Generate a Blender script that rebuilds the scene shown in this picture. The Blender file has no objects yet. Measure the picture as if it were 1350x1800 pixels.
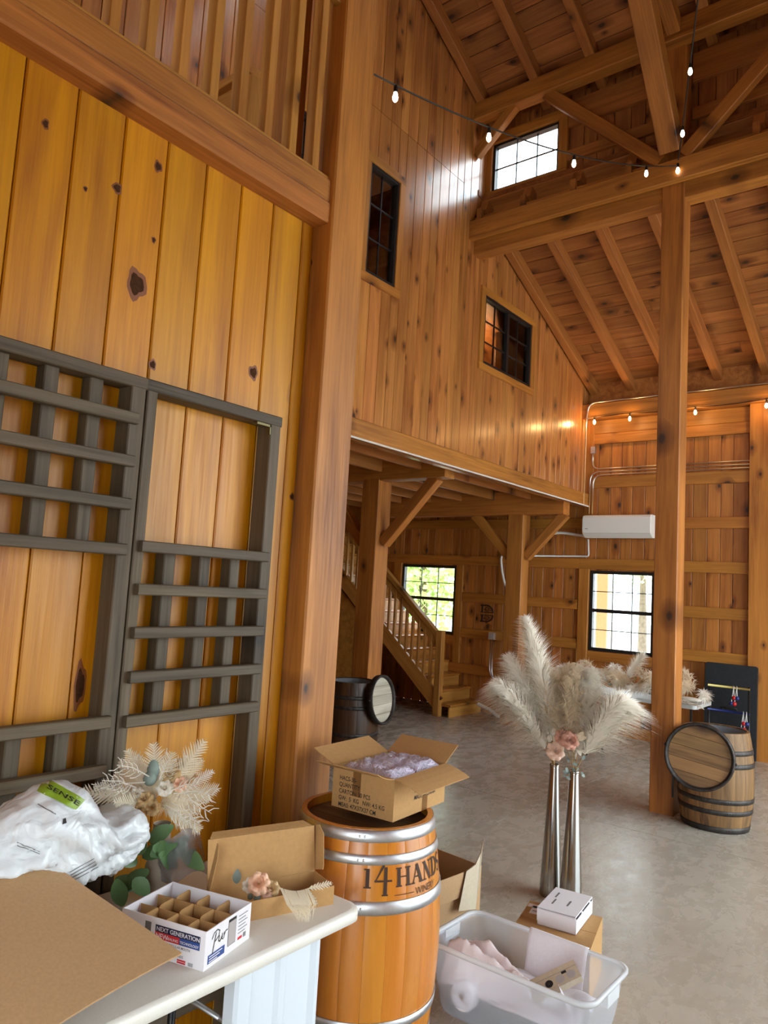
import bpy, bmesh, math, random
import numpy as np
from mathutils import Vector, Matrix, Euler, noise
from mathutils.bvhtree import BVHTree

random.seed(7)
SC = bpy.context.scene
COL = SC.collection
PI = math.pi

# ---------------------------------------------------------------- camera
# Calibrated from the two horizontal vanishing points of the timber frame.
# World: X runs along the plank walls, Y towards the loft, Z up, metres.
F, CX, CY, EYE = 1300.0, 675.0, 900.0, 1.85
def _cam_axes():
    sl, hz = .0583, 129.5
    n = math.hypot(sl, 1)
    u = np.array([sl / n, 1 / n, -(hz / n) / F]); u /= np.linalg.norm(u)
    x = np.array([1710 - CX, CY - 1090, -F]); x -= u * (x @ u); x /= np.linalg.norm(x)
    return np.stack([x, np.cross(u, x), u], 1)
RC = _cam_axes()
def at(px, py, axis, val):
    """point where the view ray through a pixel meets a real plane (axis = val)"""
    d = RC.T @ np.array([px - CX, CY - py, -F]); c = np.array([0, 0, EYE])
    t = (val - c[axis]) / d[axis]
    return Vector(c + t * d)
cam_d = bpy.data.cameras.new('camera'); cam = bpy.data.objects.new('camera', cam_d); COL.objects.link(cam)
cam_d.sensor_fit = 'VERTICAL'; cam_d.sensor_height = 36; cam_d.lens = 36 * F / 1800
cam_d.clip_start = .02; cam_d.clip_end = 300
m4 = Matrix([list(r) for r in RC.T]).to_4x4(); m4.translation = (0, 0, EYE); cam.matrix_world = m4
SC.camera = cam

# ---------------------------------------------------------------- sky and exposure
w = bpy.data.worlds.new('overcast_sky'); SC.world = w; w.use_nodes = True
_bg = w.node_tree.nodes['Background']
_bg.inputs[0].default_value = (.84, .965, 1.03, 1); _bg.inputs[1].default_value = 8.5
vs = SC.view_settings
vs.view_transform = 'Standard'; vs.look = 'None'; vs.gamma = 1; vs.use_curve_mapping = False
vs.exposure = -.16

# ---------------------------------------------------------------- materials
class NT:
    def __init__(s, name):
        s.m = bpy.data.materials.new(name); s.m.use_nodes = True
        s.t = s.m.node_tree; s.n = s.t.nodes; s.b = s.n['Principled BSDF']; s.out = s.n['Material Output']
    def new(s, ty, **k):
        n = s.n.new(ty)
        for a, v in k.items(): setattr(n, a, v)
        return n
    def lk(s, a, b): s.t.links.new(a, b)
    def val(s, sock, v):
        if hasattr(v, 'default_value') or hasattr(v, 'links'): s.lk(v, sock)
        else: sock.default_value = v
    def math(s, op, a, b=0.0, clamp=False):
        n = s.new('ShaderNodeMath', operation=op, use_clamp=clamp); s.val(n.inputs[0], a); s.val(n.inputs[1], b); return n.outputs[0]
    def rng(s, v, a, b, c, d):
        n = s.new('ShaderNodeMapRange'); s.val(n.inputs[0], v)
        for i, q in enumerate((a, b, c, d)): s.val(n.inputs[i + 1], q)
        return n.outputs[0]
    def mix(s, f, a, b, blend='MIX'):
        n = s.new('ShaderNodeMix', data_type='RGBA', blend_type=blend); s.val(n.inputs[0], f)
        for i, q in ((6, a), (7, b)):
            if isinstance(q, tuple): n.inputs[i].default_value = q if len(q) == 4 else q + (1,)
            else: s.lk(q, n.inputs[i])
        return n.outputs[2]
    def noise(s, vec, scale, detail=3, rough=.55, dist=0):
        n = s.new('ShaderNodeTexNoise'); s.lk(vec, n.inputs['Vector'])
        n.inputs['Scale'].default_value = scale; n.inputs['Detail'].default_value = detail
        n.inputs['Roughness'].default_value = rough; n.inputs['Distortion'].default_value = dist
        return n.outputs[0]
    def scale(s, vec, v, loc=(0, 0, 0)):
        n = s.new('ShaderNodeMapping'); s.lk(vec, n.inputs[0]); n.inputs['Scale'].default_value = v; n.inputs['Location'].default_value = loc
        return n.outputs[0]
    def obj_coord(s, rnd=True):
        o = s.new('ShaderNodeTexCoord').outputs['Object']
        if not rnd: return o, None
        r = s.new('ShaderNodeObjectInfo').outputs['Random']
        sh = s.math('MULTIPLY', r, 53.0)
        c = s.new('ShaderNodeVectorMath', operation='ADD'); s.lk(o, c.inputs[0]); s.lk(sh, c.inputs[1])
        return c.outputs[0], r
    def bump(s, h, strength=.2, dist=.003):
        n = s.new('ShaderNodeBump'); n.inputs['Strength'].default_value = strength; n.inputs['Distance'].default_value = dist
        s.lk(h, n.inputs['Height']); s.lk(n.outputs[0], s.b.inputs['Normal'])

def lin(r, g, b):
    f = lambda c: ((c / 255 + .055) / 1.055) ** 2.4 if c > 10 else c / 255 / 12.92
    return (f(r), f(g), f(b))

def wood(name, light, dark, axis=0, rough=.42, knots=.5, ksize=1.0, var=.16, bump=.25, coat=0.0, streak=1.0, kdark=(.045, .018, .008), kscale=2.6, spec=.45, sat=1.03):
    """sawn softwood: long grain on `axis` of the object, growth streaks, knots, board-to-board tone"""
    t = NT(name); vec, r = t.obj_coord()
    s1 = [11.0] * 3; s1[axis] = .8
    s2 = [70.0] * 3; s2[axis] = 2.2
    sc = [kscale] * 3; sc[axis] = kscale * .62
    if axis == 0: sc[2] = .05
    kv = t.scale(vec, tuple(sc))
    vor = t.new('ShaderNodeTexVoronoi', feature='F1', voronoi_dimensions='2D' if axis == 0 else '3D'); t.lk(kv, vor.inputs['Vector']); vor.inputs['Scale'].default_value = 1.0
    wob = t.noise(t.scale(vec, (14, 14, 14)), 1.0, 2)
    d = t.math('ADD', t.math('DIVIDE', vor.outputs['Distance'], kscale), t.math('MULTIPLY', t.math('SUBTRACT', wob, .5), .02))
    sep = t.new('ShaderNodeSeparateColor'); t.lk(vor.outputs['Color'], sep.inputs[0])
    on = t.math('GREATER_THAN', sep.outputs[0], 1 - knots)
    size = t.math('MULTIPLY', t.math('ADD', t.math('MULTIPLY', sep.outputs[1], 1.1), .45), ksize)
    dn = t.math('DIVIDE', d, size)
    core = t.math('MULTIPLY', t.rng(dn, .010, .020, 1.0, 0.0), on)
    halo = t.math('MULTIPLY', t.rng(dn, .015, .065, .65, 0.0), on)
    g0 = t.noise(t.scale(vec, tuple(s1)), 1.0, 4, .6, .6)
    gd = t.math('ADD', g0, t.math('MULTIPLY', halo, .35))
    g1 = t.noise(t.scale(vec, tuple(s2)), 1.0, 3, .6)
    big = t.noise(t.scale(vec, (.9, .9, .9)), 1.0, 2)
    f = t.math('ADD', t.math('MULTIPLY', t.rng(gd, .34, .68, 0, 1), .68 * streak), t.math('MULTIPLY', t.rng(g1, .34, .68, 0, 1), .30 * streak), True)
    f = t.math('MULTIPLY', f, t.rng(big, .3, .7, .6, 1.2), True)
    col = t.mix(f, light, dark)
    col = t.mix(halo, col, tuple(c * .55 for c in dark))
    col = t.mix(core, col, kdark)
    hsv = t.new('ShaderNodeHueSaturation'); t.lk(col, hsv.inputs['Color']); hsv.inputs['Saturation'].default_value = sat
    t.lk(t.rng(r, 0, 1, 1 - var, 1 + var), hsv.inputs['Value'])
    rr = t.math('FRACT', t.math('MULTIPLY', r, 7.31)); t.lk(t.rng(rr, 0, 1, .4960, .5035), hsv.inputs['Hue'])
    t.lk(hsv.outputs[0], t.b.inputs['Base Color'])
    t.lk(t.rng(g1, .2, .8, rough - .07, rough + .12), t.b.inputs['Roughness'])
    t.b.inputs['Specular IOR Level'].default_value = .45
    t.b.inputs['Specular IOR Level'].default_value = spec
    if coat: t.b.inputs['Coat Weight'].default_value = coat; t.b.inputs['Coat Roughness'].default_value = .2
    t.bump(t.math('ADD', g1, t.math('MULTIPLY', g0, .7)), bump, .003)
    return t.m

def plain(name, col, rough=.5, metal=0.0, spec=.5, nz=.0, nscale=30, bump=0, trans=0, sheen=0):
    t = NT(name); t.b.inputs['Roughness'].default_value = rough; t.b.inputs['Metallic'].default_value = metal
    t.b.inputs['Specular IOR Level'].default_value = spec
    if sheen: t.b.inputs['Sheen Weight'].default_value = sheen
    if nz or bump:
        vec, r = t.obj_coord(); n = t.noise(vec, nscale, 4)
        c = t.mix(t.rng(n, .3, .7, 0, 1), tuple(x * (1 - nz) for x in col), tuple(min(1, x * (1 + nz)) for x in col))
        t.lk(c, t.b.inputs['Base Color'])
        if bump: t.bump(n, bump, .004)
    else: t.b.inputs['Base Color'].default_value = col + (1,)
    if trans: t.b.inputs['Subsurface Weight'].default_value = trans; t.b.inputs['Subsurface Radius'].default_value = (.02, .02, .02)
    return t.m

def glass(name, tint=(1, 1, 1), refl=.03, rough=.02):
    t = NT(name); tr = t.new('ShaderNodeBsdfTransparent'); tr.inputs[0].default_value = tint + (1,)
    gl = t.new('ShaderNodeBsdfGlossy'); gl.inputs['Roughness'].default_value = rough
    fr = t.new('ShaderNodeLayerWeight'); fr.inputs[0].default_value = .12
    mx = t.new('ShaderNodeMixShader'); t.lk(t.math('ADD', fr.outputs[0], refl, True), mx.inputs[0])
    t.lk(tr.outputs[0], mx.inputs[1]); t.lk(gl.outputs[0], mx.inputs[2]); t.lk(mx.outputs[0], t.out.inputs['Surface'])
    return t.m

def film(name, col, opacity, rough=.25, bump=0, nscale=20, thru=.4):
    """thin translucent plastic"""
    t = NT(name); tr = t.new('ShaderNodeBsdfTransparent'); t.b.inputs['Base Color'].default_value = col + (1,)
    t.b.inputs['Roughness'].default_value = rough
    tl = t.new('ShaderNodeBsdfTranslucent'); tl.inputs[0].default_value = col + (1,)
    m1 = t.new('ShaderNodeMixShader'); m1.inputs[0].default_value = thru; t.lk(t.b.outputs[0], m1.inputs[1]); t.lk(tl.outputs[0], m1.inputs[2])
    m2 = t.new('ShaderNodeMixShader'); m2.inputs[0].default_value = opacity; t.lk(tr.outputs[0], m2.inputs[1]); t.lk(m1.outputs[0], m2.inputs[2])
    if bump:
        vec, r = t.obj_coord(); t.bump(t.noise(vec, nscale, 3), bump, .006)
    t.lk(m2.outputs[0], t.out.inputs['Surface']); return t.m

def soft(name, col, amount=.45):
    """dry petals and grass: light comes through"""
    t = NT(name); t.b.inputs['Base Color'].default_value = col + (1,); t.b.inputs['Roughness'].default_value = .8; t.b.inputs['Specular IOR Level'].default_value = .2
    tl = t.new('ShaderNodeBsdfTranslucent'); tl.inputs[0].default_value = col + (1,); mx = t.new('ShaderNodeMixShader'); mx.inputs[0].default_value = amount
    t.lk(t.b.outputs[0], mx.inputs[1]); t.lk(tl.outputs[0], mx.inputs[2]); t.lk(mx.outputs[0], t.out.inputs['Surface']); return t.m

def emit(name, col, s):
    t = NT(name); t.b.inputs['Emission Color'].default_value = col + (1,); t.b.inputs['Emission Strength'].default_value = s
    t.b.inputs['Base Color'].default_value = col + (1,); return t.m

def concrete():
    t = NT('polished_concrete'); vec, _ = t.obj_coord(False)
    a = t.noise(vec, 1.1, 5, .6, .4); b = t.noise(t.scale(vec, (3.2, 5.0, 1)), 1.5, 7, .72, .5); c = t.noise(vec, 60, 3, .6)
    f = t.math('ADD', t.math('MULTIPLY', a, .55), t.math('MULTIPLY', b, .45))
    col = t.mix(t.rng(f, .35, .65, 0, 1), lin(168, 158, 143), lin(188, 179, 165))
    col = t.mix(t.math('MULTIPLY', t.rng(c, .66, .80, 0, 1), .25), col, lin(110, 100, 88))
    t.lk(col, t.b.inputs['Base Color'])
    t.lk(t.rng(b, .32, .68, .19, .36), t.b.inputs['Roughness'])
    t.b.inputs['Specular IOR Level'].default_value = .5
    sw = t.noise(t.scale(vec, (6, 14, 1)), 1.0, 4, .55, .6)
    t.bump(t.math('ADD', sw, b), .16, .012)
    return t.m

M = {}
M['left_board'] = wood('honey_pine_boards', lin(208, 150, 76), lin(158, 98, 40), rough=.40, knots=.3, var=.09, ksize=.7, sat=1.14)
M['loft_board'] = wood('amber_pine_boards', lin(206, 140, 80), lin(132, 74, 36), rough=.30, knots=.8, var=.15, kscale=3.4, ksize=.9, coat=1.0, spec=.6)
M['back_board'] = wood('back_wall_boards', lin(196, 130, 68), lin(134, 76, 36), rough=.42, knots=.6, var=.15, kscale=3.0)
M['girt'] = wood('pine_girts', lin(192, 130, 62), lin(140, 84, 36), rough=.45, knots=.5, var=.12)
M['timber'] = wood('rough_sawn_timber', lin(192, 126, 62), lin(118, 68, 30), rough=.5, knots=.55, var=.08, bump=.5, ksize=1.3, kscale=2.0)
M['roof_board'] = wood('roof_deck_boards', lin(176, 114, 64), lin(118, 68, 36), rough=.5, knots=.75, var=.17, kscale=3.2, ksize=1.1)
M['rafter'] = wood('roof_rafters', lin(180, 116, 62), lin(124, 74, 36), rough=.5, knots=.45, var=.12)
M['trellis'] = wood('grey_weathered_wood', sat=1.0, light=lin(98, 83, 62), dark=lin(50, 41, 30), rough=.62, knots=.3, var=.14, bump=.6, kdark=(.02, .014, .01))
M['stair'] = wood('stair_pine', lin(198, 142, 74), lin(142, 90, 40), rough=.4, knots=.4, var=.1)
M['tread'] = wood('varnished_tread', lin(190, 126, 64), lin(138, 82, 38), rough=.25, knots=.3, var=.1)
M['concrete'] = concrete()
M['black'] = plain('black_window_frame', (.012, .012, .013), .4)
M['black_soft'] = plain('black_fabric', (.012, .013, .016), .75, nz=.3)
M['black_metal'] = plain('black_powder_coat', (.015, .015, .016), .35, .2)
M['glass'] = glass('window_glass')
M['glass_dark'] = glass('interior_window_glass', (.9, .92, .94), .10)
M['white_plastic'] = plain('white_moulded_plastic', lin(232, 228, 218), .38, nz=.04, nscale=200, bump=.08)
M['white_panel'] = plain('cool_white_plastic', lin(214, 222, 230), .4)
M['ac_white'] = plain('white_gloss_casing', lin(236, 232, 224), .3)
M['steel'] = plain('galvanised_steel', (.70, .72, .75), .40, 1.0, nz=.08, nscale=40)
M['chrome'] = plain('polished_steel', (.44, .43, .41), .14, 1.0)
M['conduit'] = plain('conduit_steel', (.62, .6, .58), .3, 1.0)
M['iron'] = plain('rusty_iron_hoop', (.045, .038, .034), .5, .6, nz=.5, nscale=25, bump=.2)
M['card'] = plain('brown_cardboard', lin(184, 142, 92), .75, nz=.06, nscale=60, spec=.2)
M['card_dark'] = plain('kraft_fibreboard', lin(182, 146, 106), .7, nz=.07, nscale=120, spec=.25)
M['card_pale'] = plain('pale_cardboard', lin(196, 180, 156), .75, nz=.06, nscale=60, spec=.2)
M['ink'] = plain('black_ink', (.012, .011, .010), .7)
M['ink_brown'] = plain('burnt_brown_ink', lin(58, 34, 18), .7)
M['white_card'] = plain('white_box_card', lin(236, 232, 236), .5, spec=.3)
M['navy'] = plain('navy_print', lin(24, 30, 66), .5)
M['blue'] = plain('blue_print', lin(38, 72, 140), .5)
M['red'] = plain('red_print', lin(206, 36, 44), .5)
M['grey_ink'] = plain('grey_print', lin(110, 108, 108), .6)
M['pale_conduit'] = plain('pale_conduit', lin(222, 214, 204), .4)
M['pale_board'] = wood('whitewashed_boards', lin(206, 198, 184), lin(160, 146, 126), rough=.5, knots=.3, sat=1.0)
M['tape'] = film('brown_packing_tape', lin(168, 122, 74), .75, .12)

# ---------------------------------------------------------------- builders
WM = {}                                   # world matrix of every object we make
def put(o, parent, mw):
    COL.objects.link(o)
    if parent is not None:
        o.parent = parent; o.matrix_basis = WM[parent].inverted() @ mw
    else: o.matrix_basis = mw
    WM[o] = mw
    return o
def T(x=0, y=0, z=0): return Matrix.Translation((x, y, z))
def RZ(a): return Matrix.Rotation(a, 4, 'Z')
def RX(a): return Matrix.Rotation(a, 4, 'X')
def RY(a): return Matrix.Rotation(a, 4, 'Y')
def frame(o, x, z=Vector((0, 0, 1))):
    """matrix with origin o, local X along x, local Z close to z"""
    x = Vector(x).normalized(); z = Vector(z); y = z.cross(x).normalized(); z = x.cross(y)
    m = Matrix((x, y, z)).transposed().to_4x4(); m.translation = o; return m
def tag(o, label, cat, group=None):
    o['label'] = label; o['category'] = cat
    if group: o['group'] = group
    return o
def thing(name, label, cat, mw=None, group=None):
    o = bpy.data.objects.new(name, None); o.empty_display_size = .05
    put(o, None, mw if mw is not None else Matrix()); return tag(o, label, cat, group)

class MB:
    def __init__(s): s.v = []; s.f = []; s.sm = []
    def add(s, vs, fs, smooth=False, m=None):
        b = len(s.v)
        s.v += [tuple(m @ Vector(p)) if m is not None else tuple(p) for p in vs]
        s.f += [tuple(i + b for i in f) for f in fs]; s.sm += [smooth] * len(fs); return s
    def box(s, x0, x1, y0, y1, z0, z1, m=None):
        vs = [(x, y, z) for z in (z0, z1) for y in (y0, y1) for x in (x0, x1)]
        return s.add(vs, [(0, 2, 3, 1), (4, 5, 7, 6), (0, 1, 5, 4), (2, 6, 7, 3), (0, 4, 6, 2), (1, 3, 7, 5)], False, m)
    def grid(s, pts, smooth=True, closed=False, m=None):
        """pts: rows of equal length"""
        r, c = len(pts), len(pts[0]); vs = [p for row in pts for p in row]; fs = []
        for i in range(r - 1):
            for j in range(c if closed else c - 1):
                k = (j + 1) % c; fs.append((i * c + j, i * c + k, (i + 1) * c + k, (i + 1) * c + j))
        return s.add(vs, fs, smooth, m)
    def lathe(s, prof, n=32, smooth=True, cap0=False, cap1=False, m=None):
        rows = [[(r * math.cos(2 * PI * j / n), r * math.sin(2 * PI * j / n), z) for j in range(n)] for r, z in prof]
        b = len(s.v); s.grid(rows, smooth, True, m)
        if cap0: s.f.append(tuple(b + j for j in reversed(range(n)))); s.sm.append(False)
        if cap1: s.f.append(tuple(b + (len(prof) - 1) * n + j for j in range(n))); s.sm.append(False)
        return s
    def tube(s, path, r, n=8, caps=True, smooth=True):
        path = [Vector(p) for p in path]; rows = []; up = None
        for i, p in enumerate(path):
            d = (path[min(i + 1, len(path) - 1)] - path[max(i - 1, 0)]).normalized()
            if up is None: up = Vector((0, 0, 1)) if abs(d.z) < .9 else Vector((1, 0, 0))
            a = d.cross(up).normalized(); up = a.cross(d).normalized()
            rr = r[i] if isinstance(r, (list, tuple)) else r
            rows.append([tuple(p + (a * math.cos(2 * PI * j / n) + up * math.sin(2 * PI * j / n)) * rr) for j in range(n)])
        b = len(s.v); s.grid(rows, smooth, True)
        if caps:
            s.f.append(tuple(b + j for j in range(n))); s.sm.append(False)
            s.f.append(tuple(b + (len(path) - 1) * n + j for j in reversed(range(n)))); s.sm.append(False)
        return s
    def ball(s, c, r, n=10, k=6, m=None):
        c = Vector(c); rr = (r, r, r) if not isinstance(r, (tuple, list)) else r
        rows = [[tuple(c + Vector((rr[0] * math.sin(PI * i / k) * math.cos(2 * PI * j / n), rr[1] * math.sin(PI * i / k) * math.sin(2 * PI * j / n), rr[2] * math.cos(PI * i / k)))) for j in range(n)] for i in range(k + 1)]
        return s.grid(rows, True, True, m)
    def poly(s, pts, m=None): return s.add(pts, [tuple(range(len(pts)))], False, m)
    def prism(s, pts, h, m=None):
        """2-D outline in local XY extruded by h along Z"""
        n = len(pts); vs = [(x, y, 0) for x, y in pts] + [(x, y, h) for x, y in pts]
        fs = [tuple(reversed(range(n))), tuple(range(n, 2 * n))] + [(i, (i + 1) % n, n + (i + 1) % n, n + i) for i in range(n)]
        return s.add(vs, fs, False, m)
    def mesh(s, name):
        me = bpy.data.meshes.new(name); me.from_pydata(s.v, [], s.f)
        me.polygons.foreach_set('use_smooth', s.sm); me.update(); return me

def part(name, mb, mat, parent, m=None, label=None):
    """mesh part given in its parent's own coordinates (optionally placed by m)"""
    me = mb.mesh(name); me.materials.append(mat if not isinstance(mat, str) else M[mat])
    o = bpy.data.objects.new(name, me)
    put(o, parent, (WM[parent] if parent is not None else Matrix()) @ (m if m is not None else Matrix()))
    if label: o['label'] = label
    return o
def copy_part(src, parent, m):
    o = bpy.data.objects.new(src.name.split('.')[0], src.data); put(o, parent, WM[parent] @ m); return o
def structure(name, mb, mat):
    o = part(name, mb, mat, None); o['kind'] = 'structure'; return o

_bc = {}
def board_mesh(name, L, w, t, mat, c=.004):
    key = (name, round(L, 3), round(w, 3), round(t, 3), mat)
    if key in _bc: return _bc[key]
    c = min(c, t * .3, w * .3); a, b = w / 2, t / 2
    o = [(-a + c, -b), (a - c, -b), (a, -b + c), (a, b - c), (a - c, b), (-a + c, b), (-a, b - c), (-a, -b + c)]
    mb = MB(); mb.add([(x, y, z) for x in (-L / 2, L / 2) for y, z in o], [tuple(reversed(range(8))), tuple(range(8, 16))] + [(i, (i + 1) % 8, 8 + (i + 1) % 8, 8 + i) for i in range(8)])
    me = mb.mesh(name); me.materials.append(M[mat]); _bc[key] = me; return me
def board(name, parent, p0, p1, wdir, w, t, mat, c=.004):
    """plank from p0 to p1 (centre line), width w along wdir, thickness t; grain on its local X"""
    p0, p1 = Vector(p0), Vector(p1); x = p1 - p0; L = x.length; x.normalize()
    y = Vector(wdir); y = (y - x * y.dot(x)).normalized(); z = x.cross(y)
    m = Matrix((x, y, z)).transposed().to_4x4(); m.translation = (p0 + p1) / 2
    o = bpy.data.objects.new(name, board_mesh(name, L, w, t, mat, c)); return put(o, parent, m)
def timber(name, label, cat, p0, p1, wdir, w, t, mat='timber', group=None, c=.008):
    return tag(board(name, None, p0, p1, wdir, w, t, mat, c), label, cat, group)

def rects(x0, x1, z0, z1, holes):
    """cover a rectangle minus rectangular holes"""
    xs = sorted({x0, x1, *[h[0] for h in holes], *[h[1] for h in holes]}); zs = sorted({z0, z1, *[h[2] for h in holes], *[h[3] for h in holes]})
    out = []
    for a, b in zip(xs, xs[1:]):
        for c, d in zip(zs, zs[1:]):
            mx, mz = (a + b) / 2, (c + d) / 2
            if x0 <= mx <= x1 and z0 <= mz <= z1 and not any(h[0] < mx < h[1] and h[2] < mz < h[3] for h in holes): out.append((a, b, c, d))
    return out
def spans(z0, z1, cuts):
    """z0..z1 minus the intervals in cuts"""
    out = [(z0, z1)]
    for a, b in cuts:
        nx = []
        for p, q in out:
            if b <= p or a >= q: nx.append((p, q)); continue
            if a > p: nx.append((p, a))
            if b < q: nx.append((b, q))
        out = nx
    return [s for s in out if s[1] - s[0] > .03]

def text_mesh(s, size, squash=1.0, bold=.012):
    cu = bpy.data.curves.new('txt', 'FONT'); cu.body = s; cu.size = size; cu.resolution_u = 3; cu.offset = bold * size
    o = bpy.data.objects.new('txt', cu); COL.objects.link(o)
    bpy.context.view_layer.update()
    me = bpy.data.meshes.new_from_object(o)
    vs = [(v.co.x * squash, v.co.y, 0) for v in me.vertices]; fs = [tuple(p.vertices) for p in me.polygons]
    bpy.data.objects.remove(o); bpy.data.curves.remove(cu); bpy.data.meshes.remove(me)
    return vs, fs
def lettering(name, parent, s, size, mat, m, squash=1.0, thick=.0006):
    """printed line: local X along the line, local Y up, Z out of the surface"""
    vs, fs = text_mesh(s, size, squash); mb = MB(); mb.add([(x, y, thick) for x, y, z in vs], fs)
    return part(name, mb, mat, parent, m)
def stroke(mb, pts, widths, z=.0008, sub=6):
    """flat ribbon along a polyline with varying width (ink strokes)"""
    P = [Vector((x, y, 0)) for x, y in pts]; W = widths if isinstance(widths, (list, tuple)) else [widths] * len(P)
    Q = []
    for i in range(len(P) - 1):
        for k in range(sub):
            f = k / sub; Q.append((P[i].lerp(P[i + 1], f), W[i] * (1 - f) + W[i + 1] * f))
    Q.append((P[-1], W[-1])); rows = []
    for i, (p, ww) in enumerate(Q):
        d = (Q[min(i + 1, len(Q) - 1)][0] - Q[max(i - 1, 0)][0]).normalized(); n = Vector((-d.y, d.x, 0))
        a, b = p + n * ww / 2, p - n * ww / 2; rows.append([(a.x, a.y, z), (b.x, b.y, z)])
    mb.grid(rows, False); return mb
def arc(cx, cy, rx, ry, a0, a1, n=14): return [(cx + rx * math.cos(math.radians(a0 + (a1 - a0) * i / n)), cy + ry * math.sin(math.radians(a0 + (a1 - a0) * i / n))) for i in range(n + 1)]

# ================================================================ THE BUILDING
YL, YF, XB = 2.5, 4.4, 10.2               # plank wall, loft wall, end wall (room faces)
YEND = -2.4                               # unseen end of the hall, drawn in to let daylight reach deeper
RIDGE = 4.83
def low_roof(x): return 5.96 - .411 * (x - 7.463)        # underside of the lean-to rafters
def up_roof(x): return 7.58 - .411 * (x - 6.4)           # underside of the centre-bay rafters
RD = .15                                                 # rafter depth

mb = MB(); mb.box(-9, XB, YEND - 6, 10.3, -.12, -.018)
fx = [-9, 3.2, 6.2, 9.0, XB]; fy = [YEND - 6, -1.2, 3.05, 10.3]; gp = .003           # slab panels parted by open saw cuts
for x0, x1 in zip(fx, fx[1:]):
    for y0, y1 in zip(fy, fy[1:]): mb.box(x0 + (gp if x0 > -9 else 0), x1 - (gp if x1 < XB else 0), y0 + (gp if y0 > YEND - 6 else 0), y1 - (gp if y1 < 10.3 else 0), -.02, 0)
floor = structure('floor', mb, 'concrete')

# ---- end wall with two windows
W1 = (6.56, 7.66, 1.13, 2.24); W2 = (3.37, 4.29, 1.11, 2.24)
mb = MB()
for a, b, c, d in rects(YEND, 10.3, 0, 6.0, [W1, W2]): mb.box(XB + .022, XB + .12, a, b, c, d)
wall_back = structure('wall_back', mb, 'back_board')
y = YEND; k = 0
while y < 10.2:
    wd = .165 + .02 * math.sin(k * 2.3); k += 1
    y1 = min(y + wd, 10.25)
    top = 4.6 if y1 < YF else 3.6
    cuts = [(h[2], h[3]) for h in (W1, W2) if y1 > h[0] + .02 and y < h[1] - .02]
    for a, b in spans(0, top, cuts): board('board', wall_back, (XB + .012, (y + y1) / 2, a), (XB + .012, (y + y1) / 2, b), (0, 1, 0), y1 - y - .006, .024, 'back_board')
    y = y1
def girt(z0, z1, ya, yb, x=XB, t=.045, mat='girt'): return board('girt', wall_back, (x - t / 2, ya, (z0 + z1) / 2), (x - t / 2, yb, (z0 + z1) / 2), (0, 0, 1), z1 - z0, t, mat)
for z0 in (.55, 1.11, 1.67, 2.26, 2.84):
    z1 = z0 + .145
    segs = [(10.2, 7.83), (6.42, 5.5), (5.36, 4.46), (3.2, 2.2), (1.9, -.4), (-.62, YEND)]
    if z0 > 2.2: segs = [(10.2, 5.5), (5.36, 4.46), (4.46, 2.2), (1.9, -.4), (-.62, YEND)]
    if z0 < 1: segs = [(10.2, 5.5), (5.36, 2.2), (1.9, -.4), (-.62, YEND)]
    for a, b in segs: girt(z0, z1, a, b)
for z0, z1 in ((3.43, 3.59), (4.07, 4.22)):
    for a, b in ((4.28, 2.2), (1.9, -.4), (-.62, YEND)): girt(z0, z1, a, b)
girt(4.225, 4.42, 4.28, 2.2, t=.03); girt(4.225, 4.42, 1.9, -.4, t=.03)
girt(.97, 1.10, 4.44, 3.2); girt(.97, 1.12, 7.8, 6.42)
for yy, wz, z0, z1 in ((4.375, .15, 0, 2.26), (7.74, .15, 0, 2.26), (6.485, .12, .7, 2.26), (3.285, .15, 0, 2.26), (4.34, .12, 2.96, 4.43), (5.43, .14, 0, 3.2), (2.05, .28, 0, 4.43), (-.51, .22, 0, 4.43)):
    dp = .10 if wz > .2 else .05
    board('stud', wall_back, (XB - dp / 2, yy, z0), (XB - dp / 2, yy, z1), (0, 1, 0), wz, dp, 'girt')
mb = MB(); mb.box(XB - .055, XB, YEND, 5.9, 0, .14)
structure('baseboard_back', mb, 'girt')

# ---- windows (local: X along the wall, Y into the room, Z up)
def window(name, m, wd, h, cols, rows, style, glassmat='glass', fr=.045):
    o = bpy.data.objects.new(name, None); o.empty_display_size = .05; put(o, None, m); o['kind'] = 'structure'
    dp = .06
    f = MB(); f.box(0, wd, -dp, .012, 0, fr); f.box(0, wd, -dp, .012, h - fr, h); f.box(0, fr, -dp, .012, fr, h - fr); f.box(wd - fr, wd, -dp, .012, fr, h - fr)
    part('window_frame', f, 'black', o)
    if style == 'hung': boxes = [(fr, wd - fr, fr, h / 2 - .02), (fr, wd - fr, h / 2 + .02, h - fr)]; f = MB(); f.box(fr, wd - fr, -.05, .005, h / 2 - .025, h / 2 + .025); part('meeting_rail', f, 'black', o)
    elif style == 'slide': boxes = [(fr, wd / 2 - .02, fr, h - fr), (wd / 2 + .02, wd - fr, fr, h - fr)]; f = MB(); f.box(wd / 2 - .025, wd / 2 + .025, -.05, .005, fr, h - fr); part('meeting_rail', f, 'black', o)
    else: boxes = [(fr, wd - fr, fr, h - fr)]
    for a, b, c, d in boxes:
        for i in range(cols):
            for j in range(rows):
                g = MB(); x0, x1 = a + (b - a) * i / cols, a + (b - a) * (i + 1) / cols; z0, z1 = c + (d - c) * j / rows, c + (d - c) * (j + 1) / rows
                g.box(x0, x1, -.034, -.028, z0, z1); part('pane', g, glassmat, o)
        for i in range(1, cols): x = a + (b - a) * i / cols; g = MB(); g.box(x - .006, x + .006, -.038, -.022, c, d); part('muntin', g, 'black', o)
        for j in range(1, rows): z = c + (d - c) * j / rows; g = MB(); g.box(a, b, -.038, -.022, z - .006, z + .006); part('muntin', g, 'black', o)
    return o
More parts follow.
